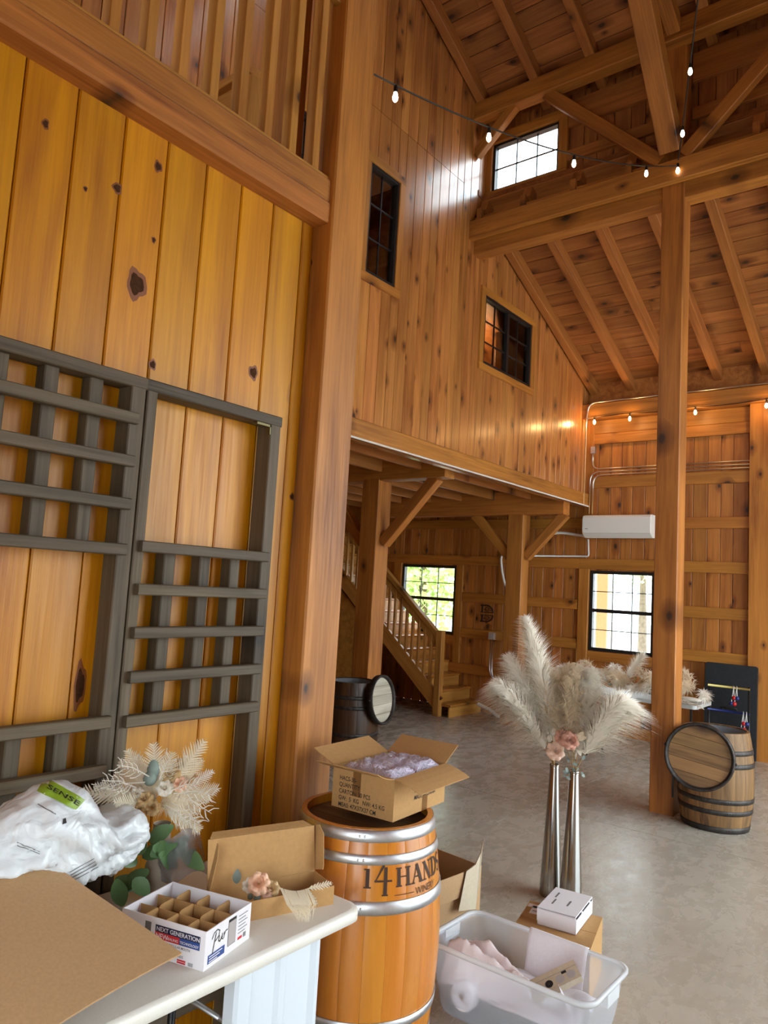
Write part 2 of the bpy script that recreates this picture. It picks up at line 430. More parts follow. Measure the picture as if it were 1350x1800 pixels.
def mXr(x, y, z): return frame((x, y, z), (0, -1, 0)) @ Matrix.Scale(-1, 4, (0, 1, 0))
window('window_1', mXr(XB, W1[1], W1[2]), W1[1] - W1[0], W1[3] - W1[2], 3, 2, 'hung')
window('window_2', mXr(XB, W2[1], W2[2]), W2[1] - W2[0], W2[3] - W2[2], 3, 2, 'hung')

# ---- loft wall: gable planks over the open ground floor
WA = (4.99, 5.44, 4.75, 5.83); WB = (7.14, 8.31, 4.47, 5.29); WD = (3.80, 4.5, 4.75, 5.83)
def roof_at(x): return (up_roof(x) if x >= RIDGE else up_roof(2 * RIDGE - x)) if 2.55 < x < 7.12 else (low_roof(x) if x >= 7.12 else low_roof(2 * RIDGE - x))
mb = MB()
xs = sorted({-1.2, 2.55, 2.5501, RIDGE, 7.119, 7.121, 10.2, *WA[:2], *WB[:2], *WD[:2]})
for a, b in zip(xs, xs[1:]):
    if b - a < .001: continue
    ha, hb = roof_at(a + .0005) + RD, roof_at(b - .0005) + RD
    zc = [(h[2], h[3]) for h in (WA, WB, WD) if h[0] - .001 < a and b < h[1] + .001]
    lo = 3.16
    for c0, c1 in zc:
        mb.box(a, b, YF + .022, YF + .1, lo, c0); lo = c1
    for y0 in (0,):
        vs = [(a, YF + .022, lo), (b, YF + .022, lo), (b, YF + .1, lo), (a, YF + .1, lo), (a, YF + .022, ha), (b, YF + .022, hb), (b, YF + .1, hb), (a, YF + .1, ha)]
        mb.add(vs, [(0, 3, 2, 1), (4, 5, 6, 7), (0, 1, 5, 4), (1, 2, 6, 5), (2, 3, 7, 6), (3, 0, 4, 7)])
wall_loft = structure('wall_loft', mb, 'loft_board')
x = -.6; k = 0
while x < 10.15:
    wd = .15 + .022 * math.sin(k * 1.7); k += 1; x1 = min(x + wd, 10.19); xm = (x + x1) / 2
    top = min(roof_at(x), roof_at(x1)) + RD - .01
    cuts = [(h[2], h[3]) for h in (WA, WB, WD) if x1 > h[0] + .03 and x < h[1] - .03]
    if xm < 6.6: cuts = cuts + [(6.395, 6.40)] if xm > 2.6 else cuts
    elif k % 3 == 0: cuts = cuts + [(5.9 + .2 * math.sin(k), 5.905 + .2 * math.sin(k))]
    for a, b in spans(3.33, top, cuts):
        if b - a > .05: board('board', wall_loft, (xm, YF + .011, a), (xm, YF + .011, b), (1, 0, 0), x1 - x - .004, .022, 'loft_board')
    x = x1
window('window_3', frame((WA[0], YF, WA[2]), (1, 0, 0)) @ Matrix.Scale(-1, 4, (0, 1, 0)), WA[1] - WA[0], WA[3] - WA[2], 2, 3, 'fixed', 'glass_dark', .03)
window('window_4', frame((WB[0], YF, WB[2]), (1, 0, 0)) @ Matrix.Scale(-1, 4, (0, 1, 0)), WB[1] - WB[0], WB[3] - WB[2], 2, 3, 'slide', 'glass_dark', .035)
window('window_5', frame((WD[0], YF, WD[2]), (1, 0, 0)) @ Matrix.Scale(-1, 4, (0, 1, 0)), WD[1] - WD[0], WD[3] - WD[2], 2, 3, 'fixed', 'glass_dark', .03)
for n, h in ((1, WA), (2, WB), (3, WD)):
    t = bpy.data.objects.new('trim_%d' % n, None); put(t, None, T(h[0], YF, h[2])); t['kind'] = 'structure'
    c = .085; yy = YF - .012
    board('casing', t, (h[0] - c, yy, h[2] - c / 2), (h[1] + c, yy, h[2] - c / 2), (0, 0, 1), c, .03, 'girt')
    board('casing', t, (h[0] - c, yy, h[3] + c / 2), (h[1] + c, yy, h[3] + c / 2), (0, 0, 1), c, .03, 'girt')
    board('casing', t, (h[0] - c / 2, yy, h[2]), (h[0] - c / 2, yy, h[3]), (1, 0, 0), c, .03, 'girt')
    board('casing', t, (h[1] + c / 2, yy, h[2]), (h[1] + c / 2, yy, h[3]), (1, 0, 0), c, .03, 'girt')

# ---- plank wall on the near left
mb = MB(); mb.box(-1.0, 2.44, YL + .024, YL + .1, 0, 3.6); wall_left = structure('wall_left', mb, 'left_board')
edges = [2.449] + [2.375 - .1915 * i for i in range(18)]
for a, b in zip(edges[1:], edges):
    board('board', wall_left, ((a + b) / 2, YL + .012, 0), ((a + b) / 2, YL + .012, 3.6), (1, 0, 0), b - a - .005, .024, 'left_board', .005)
t = NT('pine_knot'); vec, _ = t.obj_coord(); rn = t.noise(vec, 60, 3)
t.lk(t.mix(rn, (.10, .04, .015), (.02, .008, .004)), t.b.inputs['Base Color']); t.b.inputs['Roughness'].default_value = .85; t.b.inputs['Specular IOR Level'].default_value = .1; M['knot'] = t.m

t = NT('pine_knot_ring'); t.b.inputs['Base Color'].default_value = lin(128, 70, 26) + (1,); t.b.inputs['Roughness'].default_value = .5; M['knot_halo'] = t.m
for px, py, rx, rz in ((80, 218, .009, .013), (206, 331, .014, .015), (278, 293, .013, .016), (240, 500, .030, .040), (445, 655, .019, .022), (268, 641, .012, .014), (548, 462, .007, .012), (513, 873, .010, .012), (140, 1205, .016, .055), (150, 332, .006, .007), (270, 422, .007, .009)):
    p = at(px, py, 1, YL); hb = min(range(len(edges) - 1), key=lambda i: abs((edges[i] + edges[i + 1]) / 2 - p.x))
    n = 18; o2 = [(1 + .12 * math.sin(3 * a + px) + .1 * math.sin(5 * a + py), a) for a in [2 * PI * i / n for i in range(n)]]
    mb = MB(); mb.add([(rx * q * math.cos(a), -.0015, rz * q * math.sin(a)) for q, a in o2] + [(0, -.003, 0)], [(i, (i + 1) % n, n) for i in range(n)], True)
    kn = part('knot', mb, 'knot', wall_left, T(p.x, YL, p.z))
    mb = MB(); mb.add([(rx * 1.45 * q * math.cos(a), -.0006, rz * 1.55 * q * math.sin(a)) for q, a in o2], [tuple(range(n))]); part('knot_ring', mb, 'knot_halo', kn)

# ---- side wall closing the room behind the plank wall, rear and loft back walls (out of direct view)
mb = MB(); mb.box(2.62, 2.74, 2.62, 10.3, 0, 3.16); mb.box(2.62, 2.74, 4.5, 10.3, 3.16, 7.1); structure('wall_side', mb, 'back_board')
mb = MB()
for a, b, c, d in rects(YEND, 2.5, 0, 5.2, [(-1.4, .9, 0, 2.6)]): mb.box(-1.4, -1.3, a, b, c, d)
structure('wall_shade_entry', mb, 'back_board')  # unseen wall added to cut the daylight, doorway sized for the light
mb = MB()
for a, b, c, d in rects(-1.4, XB + .1, 0, 8.6, [(3.2, 9.6, 0, 4.1)]): mb.box(a, b, YEND - .1, YEND, c, d)
structure('wall_shade_right', mb, 'back_board')  # unseen wall added to shade the hall, opening placed to steer daylight in
mb = MB(); mb.box(2.62, XB + .1, 10.2, 10.3, 0, 8.2); structure('wall_rear', mb, 'back_board')
mb = MB(); mb.box(2.74, XB, 6.3, 6.4, 3.46, 8.2); structure('wall_inner', mb, 'pale_board')

mb = MB(); mb.box(2.74, 6.4, 4.5, 6.3, 6.5, 6.54); structure('ceiling_pane_fill', mb, plain('pane_fill_white', lin(228, 228, 226), .8))  # white ceiling added so the loft panes look pale and lit
# ---- clerestory wall over the posts
XC = 7.1; WC = (3.49, 4.33, 6.49, 7.08)
mb = MB()
for a, b, c, d in rects(YEND, YF, 5.75, 7.45, [WC]): mb.box(XC + .022, XC + .08, a, b, c, d)
wall_cl = structure('wall_clerestory', mb, 'roof_board')
y = YEND; k = 0
while y < YF - .01:
    wd = .17 + .02 * math.sin(k * 1.9); k += 1; y1 = min(y + wd, YF - .003)
    cuts = [(WC[2], WC[3])] if y1 > WC[0] + .03 and y < WC[1] - .03 else []
    for a, b in spans(6.1, 7.35, cuts): board('board', wall_cl, (XC + .011, (y + y1) / 2, a), (XC + .011, (y + y1) / 2, b), (0, 1, 0), y1 - y - .006, .022, 'roof_board')
    y = y1
for z0, z1, ya, yb in ((6.56, 6.68, 3.38, 2.28), (6.56, 6.68, 2.07, YEND), (6.22, 6.36, YF, 2.28), (6.22, 6.36, 2.07, YEND), (6.95, 7.25, 3.38, 2.28), (6.95, 7.25, 2.07, YEND)):
    board('girt', wall_cl, (XC - .022, ya, (z0 + z1) / 2), (XC - .022, yb, (z0 + z1) / 2), (0, 0, 1), z1 - z0, .045, 'rafter')
window('window_6', mXr(XC, WC[1], WC[2]), WC[1] - WC[0], WC[3] - WC[2], 3, 2, 'fixed', 'glass', .03)
t = bpy.data.objects.new('trim_4', None); put(t, None, T(XC, WC[0], WC[2])); t['kind'] = 'structure'
c = .11
for ya, yb, z in ((WC[0] - c, YF, WC[2] - c / 2), (WC[0] - c, YF, WC[3] + c / 2)): board('casing', t, (XC - .025, ya, z), (XC - .025, yb, z), (0, 0, 1), c, .05, 'girt')
for y in (WC[0] - c / 2, WC[1] + .035): board('casing', t, (XC - .025, y, WC[2]), (XC - .025, y, WC[3]), (0, 1, 0), c if y < 4 else .07, .05, 'girt')

# ---- roofs: rafters and deck boards are pieces of the ceiling
def slope_pt(fn, x, y, up): 
    n = Vector((.411, 0, 1)).normalized(); return Vector((x, y, fn(x))) + n * up
def ceiling(name, fn, x0, x1, y0, y1, boardw, raf_y, fine=True):
    mb = MB(); a, b = slope_pt(fn, x0, 0, RD + .03), slope_pt(fn, x1, 0, RD + .03); a2, b2 = slope_pt(fn, x0, 0, RD + .1), slope_pt(fn, x1, 0, RD + .1)
    vs = [(p.x, y, p.z) for y in (y0, y1) for p in (a, b, b2, a2)]
    mb.add(vs, [(0, 1, 2, 3), (7, 6, 5, 4), (0, 4, 5, 1), (1, 5, 6, 2), (2, 6, 7, 3), (3, 7, 4, 0)])
    c = structure(name, mb, 'roof_board')
    if not fine: return c
    L = (b - a).length; n = int(L / boardw); d = (b - a) / n
    for i in range(n):
        m0 = slope_pt(fn, x0, 0, RD + .014) + d * (i + .5); y = y0 - (i % 4) * .95
        while y < y1:
            ln = 3.7 + .7 * math.sin(i * 2.1 + y); ya, yb = max(y, y0), min(y + ln, y1); y += ln
            if yb - ya > .1: board('deck_board', c, (m0.x, ya, m0.z), (m0.x, yb - .004, m0.z), d, d.length - .006, .026, 'roof_board')
    for ry in raf_y:
        p0, p1 = slope_pt(fn, x0, ry, RD / 2), slope_pt(fn, x1, ry, RD / 2)
        board('rafter', c, p0, p1, (0, 1, 0), .10, RD, 'rafter', .005)
    return c
rl = [4.33, 3.78, 3.2, 2.61, 2.03] + [1.45 - .585 * i for i in range(10)]
ceiling('ceiling_lean_to', low_roof, 6.9, 10.3, YEND, YF - .01, .2, rl)
ceiling('ceiling_centre', up_roof, RIDGE, 7.3, YEND, YF - .01, .2, [4.33, 3.66, 3.02, 2.40, 1.9] + [1.3 - .6 * i for i in range(9)])
ml = lambda f: (lambda x: f(2 * RIDGE - x))
mb = MB()
for fn, xa, xb in ((up_roof, RIDGE, 7.3), (low_roof, 6.9, 10.9)):
    for ya, yb, mir in ((YF - .01, 10.3, 1), (YEND, 10.3, -1)):
        f = lambda x: x if mir > 0 else 2 * RIDGE - x
        za, zb = fn(xa) + RD + .06, fn(xb) + RD + .06
        vs = [(f(xx), yy, zz + dz) for dz in (0, .06) for yy in (ya, yb) for xx, zz in ((xa, za), (xb, zb))]
        mb.add(vs, [(0, 1, 3, 2), (4, 6, 7, 5), (0, 4, 5, 1), (2, 3, 7, 6), (0, 2, 6, 4), (1, 5, 7, 3)])
mb.box(2 * RIDGE - XC - .06, 2 * RIDGE - XC, YEND, 10.3, 6.2, 7.5)
mb.box(XC + .02, XC + .08, YF, 10.3, 5.75, 7.5)
structure('ceiling_far', mb, 'roof_board')

# ---- floor of the loft seen from below
mb = MB(); mb.box(2.74, XB, YF + .1, 10.2, 3.42, 3.46); mb.box(-1.2, 2.72, YL, YF + .02, 3.74, 3.82); cl = structure('ceiling_loft_floor', mb, 'roof_board')
for i in range(9):
    y = 4.95 + .58 * i
    board('joist', cl, (2.76, y, 3.31), (XB - .02, y, 3.31), (0, 1, 0), .05, .22, 'rafter')

# ================================================================ TIMBER FRAME
timber('corner_post', 'massive knotty square post at the end of the plank wall', 'post', (2.57, 2.50, 0), (2.57, 2.50, 6.15), (1, 0, 0), .24, .24)
timber('centre_post', 'tall pine post standing free in the hall beside the barrel with a round lid', 'post', (6.95, 2.175, 0), (6.95, 2.175, 5.82), (0, 1, 0), .21, .2)
timber('upper_post', 'short post between the tie beam and the clerestory plate', 'post', (6.96, 2.175, 6.0), (6.96, 2.175, 7.3), (0, 1, 0), .19, .18)
timber('tie_beam', 'long front beam carried across the face of the centre post', 'beam', (6.79, YF, 5.91), (6.79, YEND, 5.91), (0, 0, 1), .215, .075)
timber('carrier_beam', 'deeper beam butting the centre post from the loft wall', 'beam', (6.95, YF, 5.885), (6.95, 2.28, 5.885), (0, 0, 1), .45, .17)
timber('carrier_beam', 'deeper beam butting the centre post on its far side from the loft wall', 'beam', (6.95, 2.07, 5.885), (6.95, YEND, 5.885), (0, 0, 1), .45, .17)
timber('plate_beam', 'high plate beam under the feet of the upper rafters', 'beam', (6.82, YF, 7.34), (6.82, YEND, 7.34), (0, 0, 1), .21, .15)
timber('diagonal_strut', 'heavy strut leaning from the centre post up to the ridge', 'strut', (6.76, 2.17, 6.12), (5.38, 2.17, 7.62), (0, 1, 0), .19, .19)
timber('principal_rafter', 'stout rafter over the leaning strut', 'rafter', (7.05, 2.17, 7.27), (RIDGE, 2.17, 8.1), (0, 1, 0), .13, .16)
timber('knee_brace', 'diagonal brace from plate beam down to the post on the clerestory window side', 'brace', (6.83, 3.52, 7.25), (6.83, 2.28, 6.06), (1, 0, 0), .09, .13)
timber('knee_brace', 'diagonal brace from plate beam down to the post away from the clerestory window', 'brace', (6.83, .83, 7.25), (6.83, 2.07, 6.06), (1, 0, 0), .09, .13)
timber('knee_brace', 'short brace in the corner of loft wall and plate beam', 'brace', (6.83, 4.40, 6.84), (6.83, 3.92, 7.27), (1, 0, 0), .09, .12)
for i, y in enumerate((4.33, 3.78, 3.2, 2.61, 1.45, .87)):
    mb = MB(); mb.prism([(0, 0), (.13, -.02), (.02, .17), (0, .17)], .06)
    o = part('rafter_tip', mb, 'rafter', None, frame((6.83, y + .03, 6.015), (1, 0, 0), (0, -1, 0)))
    tag(o, ['wedge-shaped rafter tip against the loft wall on top of the tie beam', 'wedge-shaped rafter tip under the clerestory window beside the loft wall', 'wedge-shaped rafter tip under the outer edge of the clerestory window', 'wedge-shaped rafter tip beside the foot of the knee brace', 'wedge-shaped rafter tip beyond the foot of the far knee brace', 'wedge-shaped rafter tip farthest along the tie beam'][i], 'rafter tip', 'rafter tips on the tie beam')
timber('eave_beam', 'horizontal eave beam above the hanging bulbs on the end wall', 'beam', (10.09, YF, 4.53), (10.09, YEND, 4.53), (0, 0, 1), .20, .22)
o = timber('loft_beam', 'long rim beam under the loft planks with a pale conduit along its lower edge', 'beam', (2.69, YF - .03, 3.25), (XB, YF - .03, 3.25), (0, 0, 1), .18, .08)

# balcony over the plank wall
o = timber('balcony_beam', 'lower balcony beam on top of the plank wall', 'beam', (-1, 2.455, 3.625), (2.45, 2.455, 3.625), (0, 0, 1), .105, .11)
timber('balcony_beam', 'upper balcony beam carrying the balusters', 'beam', (-1, 2.46, 3.735), (2.45, 2.46, 3.735), (0, 0, 1), .115, .11)
rail = thing('balcony_railing', 'pine balcony railing with square balusters above the plank wall', 'railing', T(2.4, 2.47, 3.79))
for k in range(13):
    x = 2.37 - .153 * k
    board('baluster', rail, (x, 2.47, 3.77), (x, 2.47, 4.76), (1, 0, 0), .045, .06, 'stair', .003)
board('bottom_rail', rail, (-1, 2.47, 3.803), (2.45, 2.47, 3.803), (0, 0, 1), .02, .1, 'stair')
board('top_rail', rail, (-1, 2.44, 4.77), (2.45, 2.44, 4.77), (0, 0, 1), .09, .045, 'stair')
board('rail_cap', rail, (-1, 2.46, 4.84), (2.45, 2.46, 4.84), (0, 1, 0), .13, .04, 'stair')
timber('jamb', 'dark upright jamb board behind the last balcony baluster', 'jamb', (2.42, 2.76, 3.82), (2.42, 2.76, 6.9), (0, 1, 0), .28, .06)
guard = thing('stair_guard', 'low boxed guard rail on the balcony in front of the loft window', 'railing', T(2.56, 3.25, 3.82))
board('newel', guard, (2.56, 3.2, 3.82), (2.56, 3.2, 4.70), (1, 0, 0), .09, .09, 'stair')
board('top_rail', guard, (2.56, 3.155, 4.72), (2.56, 4.38, 4.72), (1, 0, 0), .13, .05, 'stair')
board('side_board', guard, (2.56, 3.2, 4.62), (2.56, 4.38, 4.62), (0, 0, 1), .16, .035, 'stair')

# ground floor frame under the loft
timber('loft_post', 'square post with two knee braces between the dark barrel and the stairs', 'post', (6.92, 5.66, 0), (6.92, 5.66, 3.12), (0, 1, 0), .26, .25)
timber('loft_girder', 'dark girder on the braced post beside the dark barrel', 'beam', (6.9, 4.6, 3.26), (6.9, 10.2, 3.26), (0, 0, 1), .32, .2)
timber('knee_brace', 'pale knee brace on the hall side of the post by the stairs', 'brace', (6.92, 5.50, 2.36), (6.92, 4.78, 3.12), (1, 0, 0), .12, .13)
timber('knee_brace', 'knee brace on the stair side of the post by the stairs', 'brace', (6.92, 5.82, 2.36), (6.92, 6.5, 3.12), (1, 0, 0), .12, .13)
timber('loft_post', 'square post by the end wall next to the letter sign', 'post', (9.62, 5.16, 0), (9.62, 5.16, 3.0), (0, 1, 0), .25, .22)
timber('loft_girder', 'girder under the loft close to the end wall', 'beam', (9.6, YF + .02, 3.15), (9.6, 7.6, 3.15), (0, 0, 1), .34, .2)
timber('knee_brace', 'knee brace beside the air conditioner pipes', 'brace', (9.62, 5.02, 2.38), (9.62, 4.44, 2.99), (1, 0, 0), .1, .13)
timber('knee_brace', 'knee brace above the letter sign', 'brace', (9.62, 5.30, 2.38), (9.62, 5.9, 2.99), (1, 0, 0), .1, .13)

# ---- staircase rising towards the rear along the end wall
st = thing('staircase', 'pine staircase with balustrade rising along the end wall below the window', 'staircase', T(9.24, 6.0, 0))
RISE, RUN, Y0, XS = .183, .212, 5.97, 9.26
for i in range(15):
    z = RISE * (i + 1); y = Y0 + RUN * i
    board('tread', st, (XS, y + .12, z - .02), (XB - .05, y + .12, z - .02), (0, 1, 0), RUN + .05, .04, 'tread', .012)
    board('riser', st, (XS, y + .018, z - RISE / 2 - .02), (XB - .05, y + .018, z - RISE / 2 - .02), (0, 0, 1), RISE - .03, .022, 'stair')
def stp(i, up, x=XS): return (x, Y0 + RUN * i, RISE * i + up)
board('stringer', st, stp(.9, .02, XS - .03), stp(15, .02, XS - .03), (0, 0, 1), .22, .045, 'stair')
mb = MB(); mb.prism([(7.55, 0), (9.15, 0), (9.15, 2.54), (7.55, 1.17)], .02, frame((9.27, 0, 0), (0, 1, 0), (1, 0, 0)))
part('underside_panel', mb, 'stair', st, WM[st].inverted())
board('newel', st, (XS - .03, 6.17, 0), (XS - .03, 6.17, 1.24), (1, 0, 0), .10, .10, 'stair')
board('handrail', st, (XS - .03, 6.2, 1.16), (XS - .03, 8.75, 3.36), (0, 0, 1), .07, .09, 'stair')
board('rail_board', st, (XS - .03, 6.22, 1.06), (XS - .03, 8.75, 3.245), (0, 0, 1), .11, .035, 'stair')
for i in range(20):
    y = 6.33 + .118 * i; zb = RISE * (y - Y0) / RUN + .06; zt = 1.09 + .863 * (y - 6.22)
    board('baluster', st, (XS - .03, y, zb), (XS - .03, y, zt), (0, 1, 0), .042, .042, 'stair', .003)

# ================================================================ NEAR THINGS
# ---- two leaning trellis panels (rails in front, deep uprights behind)
def trellis(label, x0, x1, rails, ups, upz):
    t = thing('trellis_panel', label, 'trellis', T((x0 + x1) / 2, 2.44, 0), 'trellis panels against the plank wall')
    yf, yb = 2.40, 2.49; ym = (yf + yb) / 2
    board('stile', t, (x0 + .022, ym, 0), (x0 + .022, ym, 2.525), (1, 0, 0), .044, yb - yf, 'trellis')
    board('stile', t, (x1 - .030, ym, 0), (x1 - .030, ym, 2.525), (1, 0, 0), .060, yb - yf, 'trellis')
    board('top_rail', t, (x0 - .004, ym, 2.547), (x1 + .004, ym, 2.547), (0, 0, 1), .045, yb - yf, 'trellis')
    for z in rails: board('rail', t, (x0 + .02, yf - .003, z), (x1 - .035, yf - .003, z), (0, 0, 1), .042, .04, 'trellis')
    for x in ups:
        for a, b in upz: board('upright', t, (x, ym + .018, a), (x, ym + .018, b), (1, 0, 0), .052, .062, 'trellis')
    if x1 < 2: return t
    mb = MB(); mb.box(x1 - .14, x1 - .06, yf, yf + .03, 2.512, 2.522); mb.box(x1 - .066, x1 - .06, yf, yf + .03, 2.48, 2.522); part('hinge_plate', mb, M['brass'], t, WM[t].inverted())
    return t
M['brass'] = plain('dull_brass', (.16, .13, .06), .5, .8)
trellis('weathered grey trellis panel with its open square at the top beside the corner post', 1.552, 2.235, [1.943, 1.785, 1.627, 1.467, 1.310, .52, .36, .20], (1.735, 1.905, 2.06), ((1.305, 1.925), (.20, .52)))
trellis('weathered grey trellis panel with its lattice squares at the top behind the white bag', .868, 1.545, [2.405, 2.247, 2.090, 1.925, 1.318, 1.150, .99, .83], (1.03, 1.20, 1.365), ((1.92, 2.525), (.83, 1.32)))

# ---- folding table along the plank wall
TX0, TX1, TY0, TY1, TZ = .30, 2.125, 1.68, 2.385, .735
def rrect(x0, x1, y0, y1, r, n=6):
    out = []
    for cx, cy, a in ((x1 - r, y1 - r, 0), (x0 + r, y1 - r, 90), (x0 + r, y0 + r, 180), (x1 - r, y0 + r, 270)): out += arc(cx, cy, r, r, a, a + 90, n)
    return out
tb = thing('folding_table', 'white plastic folding table loaded with boxes and flowers by the plank wall', 'table', T(1.2, 2.0, 0))
mb = MB(); prof = ((.012, 0, 0), (0, .006, 1), (0, .036, 1), (.006, .043, 0), (.016, .046, 0))
rows = [[(x, y, TZ - .046 + h) for x, y in rrect(TX0 + i, TX1 - i, TY0 + i, TY1 - i, .06)] for i, h, s in prof]
mb.grid(rows, True, True); n = len(rows[0]); mb.poly(rows[-1]); mb.poly(list(reversed(rows[0])))
part('table_top', mb, 'white_plastic', tb, WM[tb].inverted())
for x in (.62, 1.80):
    mb = MB()
    ya = 1.78 if x < 1 else 1.84
    for y in (ya, 2.28): mb.tube([(x, y, 0), (x, y, .69)], .014)
    mb.tube([(x, ya, .12), (x, 2.28, .12)], .012); mb.tube([(x, ya, .675), (x, 2.28, .675)], .012)
    part('leg_frame', mb, 'black_metal', tb, WM[tb].inverted())
    s = 1 if x < 1 else -1
    mb = MB(); mb.tube([(x, 2.03, .36), (x + s * .38, 2.03, .68)], .009); mb.tube([(x, ya, .36), (x, 2.28, .36)], .009); part('leg_brace', mb, 'steel', tb, WM[tb].inverted())

# white folded table half standing under the table end
pn = thing('folded_table', 'cool white moulded panel of a folded table standing under the table end', 'table', frame((1.60, 1.735, 0), (1, .03, 0)))
mb = MB()
pts = []
for j, z in enumerate([0, .02, .3, .6, .672, .68]):
    row = []
    for x, y in ((0, .05), (0, .008), (.012, 0), (.06, 0), (.075, .012), (.175, .012), (.19, .003), (.215, .003), (.23, .012), (.34, .012), (.36, 0), (.375, 0), (.386, .008), (.386, .05)): row.append((x + (.01 if z == .68 else 0) * (1 if x < .2 else -1), y, z))
    pts.append(row)
mb.grid(pts, False); mb.box(.005, .381, .035, .05, .0, .68); part('moulded_shell', mb, 'white_panel', pn)
mb = MB(); mb.tube([(.375, .02, .02), (.375, .02, .66)], .008); part('edge_rail', mb, 'white_panel', pn)

# ---- barrels
def barrel_r(z, H, rh, rb): return rb - (rb - rh) * ((z - H / 2) / (H / 2)) ** 2
def barrel(name, label, loc, H, rh, rb, nst, mat, hoopmat, hoops, headmat, open_top=False, recess=.035, rot=0):
    b = thing(name, label, 'barrel', T(*loc) @ RZ(rot))
    mb = MB(); da = PI / nst * .994; seg = 12
    outer = [[(barrel_r(H * i / seg, H, rh, rb) * math.cos(a), barrel_r(H * i / seg, H, rh, rb) * math.sin(a), H * i / seg) for a in (-da, -da * .9, 0, da * .9, da)] for i in range(seg + 1)]
    for row in outer:
        for e in (0, 4): x, y, z = row[e]; row[e] = (x * .997, y * .997, z)
    inner = [[(x - .022, y * .93, z) for x, y, z in r] for r in outer]
    mb.grid([[p for p in r] for r in outer], True); mb.grid([list(reversed(r)) for r in inner], True)
    k = 5
    for i in range(seg):
        mb.add([outer[i][0], inner[i][0], inner[i + 1][0], outer[i + 1][0]], [(0, 1, 2, 3)][:1]); mb.add([outer[i][4], outer[i + 1][4], inner[i + 1][4], inner[i][4]], [(0, 1, 2, 3)])
    for e in (0, seg): mb.add(outer[e] + inner[e], [(j, j + 1, 5 + j + 1, 5 + j) for j in range(4)])
    first = part('stave', mb, mat, b)
    for i in range(1, nst): copy_part(first, b, RZ(2 * PI * i / nst))
    for z0, z1 in hoops:
        r = lambda z: barrel_r(z, H, rh, rb) + .0012
        h = MB(); h.lathe([(r(z0), z0), (r(z0) + .003, z0 + .001), (r((z0 + z1) / 2) + .0035, (z0 + z1) / 2), (r(z1) + .003, z1 - .001), (r(z1), z1)], 56); ho = part('hoop', h, hoopmat, b)
        rv = MB()
        for a in (-2.55, -2.48): rv.ball(((r((z0 + z1) / 2) + .004) * math.cos(a - rot), (r((z0 + z1) / 2) + .004) * math.sin(a - rot), (z0 + z1) / 2), .005, 8, 5)
        part('rivet', rv, hoopmat, ho)
    hz = H - recess
    if open_top:
        mb = MB(); mb.lathe([(rh - .024, H - .01), (rh - .03, H - .2), (rh - .03, .05), (.001, .05)], 32); part('liner', mb, M['bag_liner'], b)
    else:
        n = 6; ri = rh - .02
        for i in range(n):
            x0, x1 = -ri + 2 * ri * i / n + .0015, -ri + 2 * ri * (i + 1) / n - .0015; pts = []
            xs = [x0 + (x1 - x0) * q / 5 for q in range(6)]
            pts = [(x, -math.sqrt(max(0, ri * ri - x * x))) for x in xs] + [(x, math.sqrt(max(0, ri * ri - x * x))) for x in reversed(xs)]
            mb = MB(); mb.prism(pts, .02, T(0, 0, hz - .02)); part('head_board', mb, headmat, b)
    mb = MB(); mb.lathe([(.001, .03), (rh - .02, .03)], 24); part('base', mb, mat, b)
    return b
M['bag_liner'] = plain('grey_bin_liner', lin(120, 124, 130), .35, bump=.4, nscale=14)
M['oak'] = wood('varnished_oak_stave', lin(212, 138, 58), lin(178, 98, 32), axis=2, rough=.3, knots=.06, var=.10, bump=.12, coat=.3, streak=.8)
M['oak_head'] = wood('old_oak_head', lin(120, 84, 52), lin(74, 50, 32), axis=1, rough=.6, knots=.1, var=.15)
M['old_oak'] = wood('weathered_barrel_stave', lin(142, 104, 62), lin(50, 33, 19), axis=2, rough=.55, knots=.2, var=.36, bump=.4)
M['dark_oak'] = wood('charred_barrel_stave', lin(86, 54, 28), lin(40, 24, 13), axis=2, rough=.45, knots=.1, var=.35, bump=.4)
BH, BR, BB = .925, .273, .322
BX, BY = 2.495, 1.99
wine = barrel('wine_barrel', 'varnished oak wine barrel with bright steel hoops and stencilled name by the table', (BX, BY, 0), BH, BR, BB, 24, 'oak', 'steel', [(.880, .923), (.803, .838), (.630, .678), (.217, .252), (.09, .125), (.002, .045)], 'oak_head', rot=.06)
# stencil: strokes laid out flat (metres) then wrapped on the staves
def wrap(mb, b, ang, z0, H, rh, rb, off=.0016):
    vs = []
    for x, y, _ in mb.v:
        z = z0 + y; r = barrel_r(z, H, rh, rb) + off; a = ang + x / rb
        vs.append((r * math.cos(a), r * math.sin(a), z))
    mb.v = vs; return mb
g = MB(); TH, TN = .017, .005
def serif(x, y, w=.034): stroke(g, [(x - w / 2, y), (x + w / 2, y)], .006)
# 1
stroke(g, [(.012, .0), (.012, .078)], TH); serif(.012, .002); stroke(g, [(-.006, .076), (.02, .076)], .006)
# 4 (tall, raised diagonal)
stroke(g, [(.108, .128), (.050, .030)], [.016, .005]); stroke(g, [(.044, .028), (.128, .028)], .008); stroke(g, [(.098, .085), (.094, -.030)], [.016, .017]); serif(.094, -.030, .030)
# H
for x in (.163, .213): stroke(g, [(x, 0), (x, .078)], TH if x < .2 else TH * .9); serif(x, .002, .03); serif(x, .076, .03)
stroke(g, [(.163, .040), (.213, .040)], TN)
# A
stroke(g, [(.242, 0), (.268, .080)], TN); stroke(g, [(.268, .080), (.296, 0)], TH); stroke(g, [(.252, .028), (.284, .028)], TN); serif(.242, .002, .022); serif(.296, .002, .03)
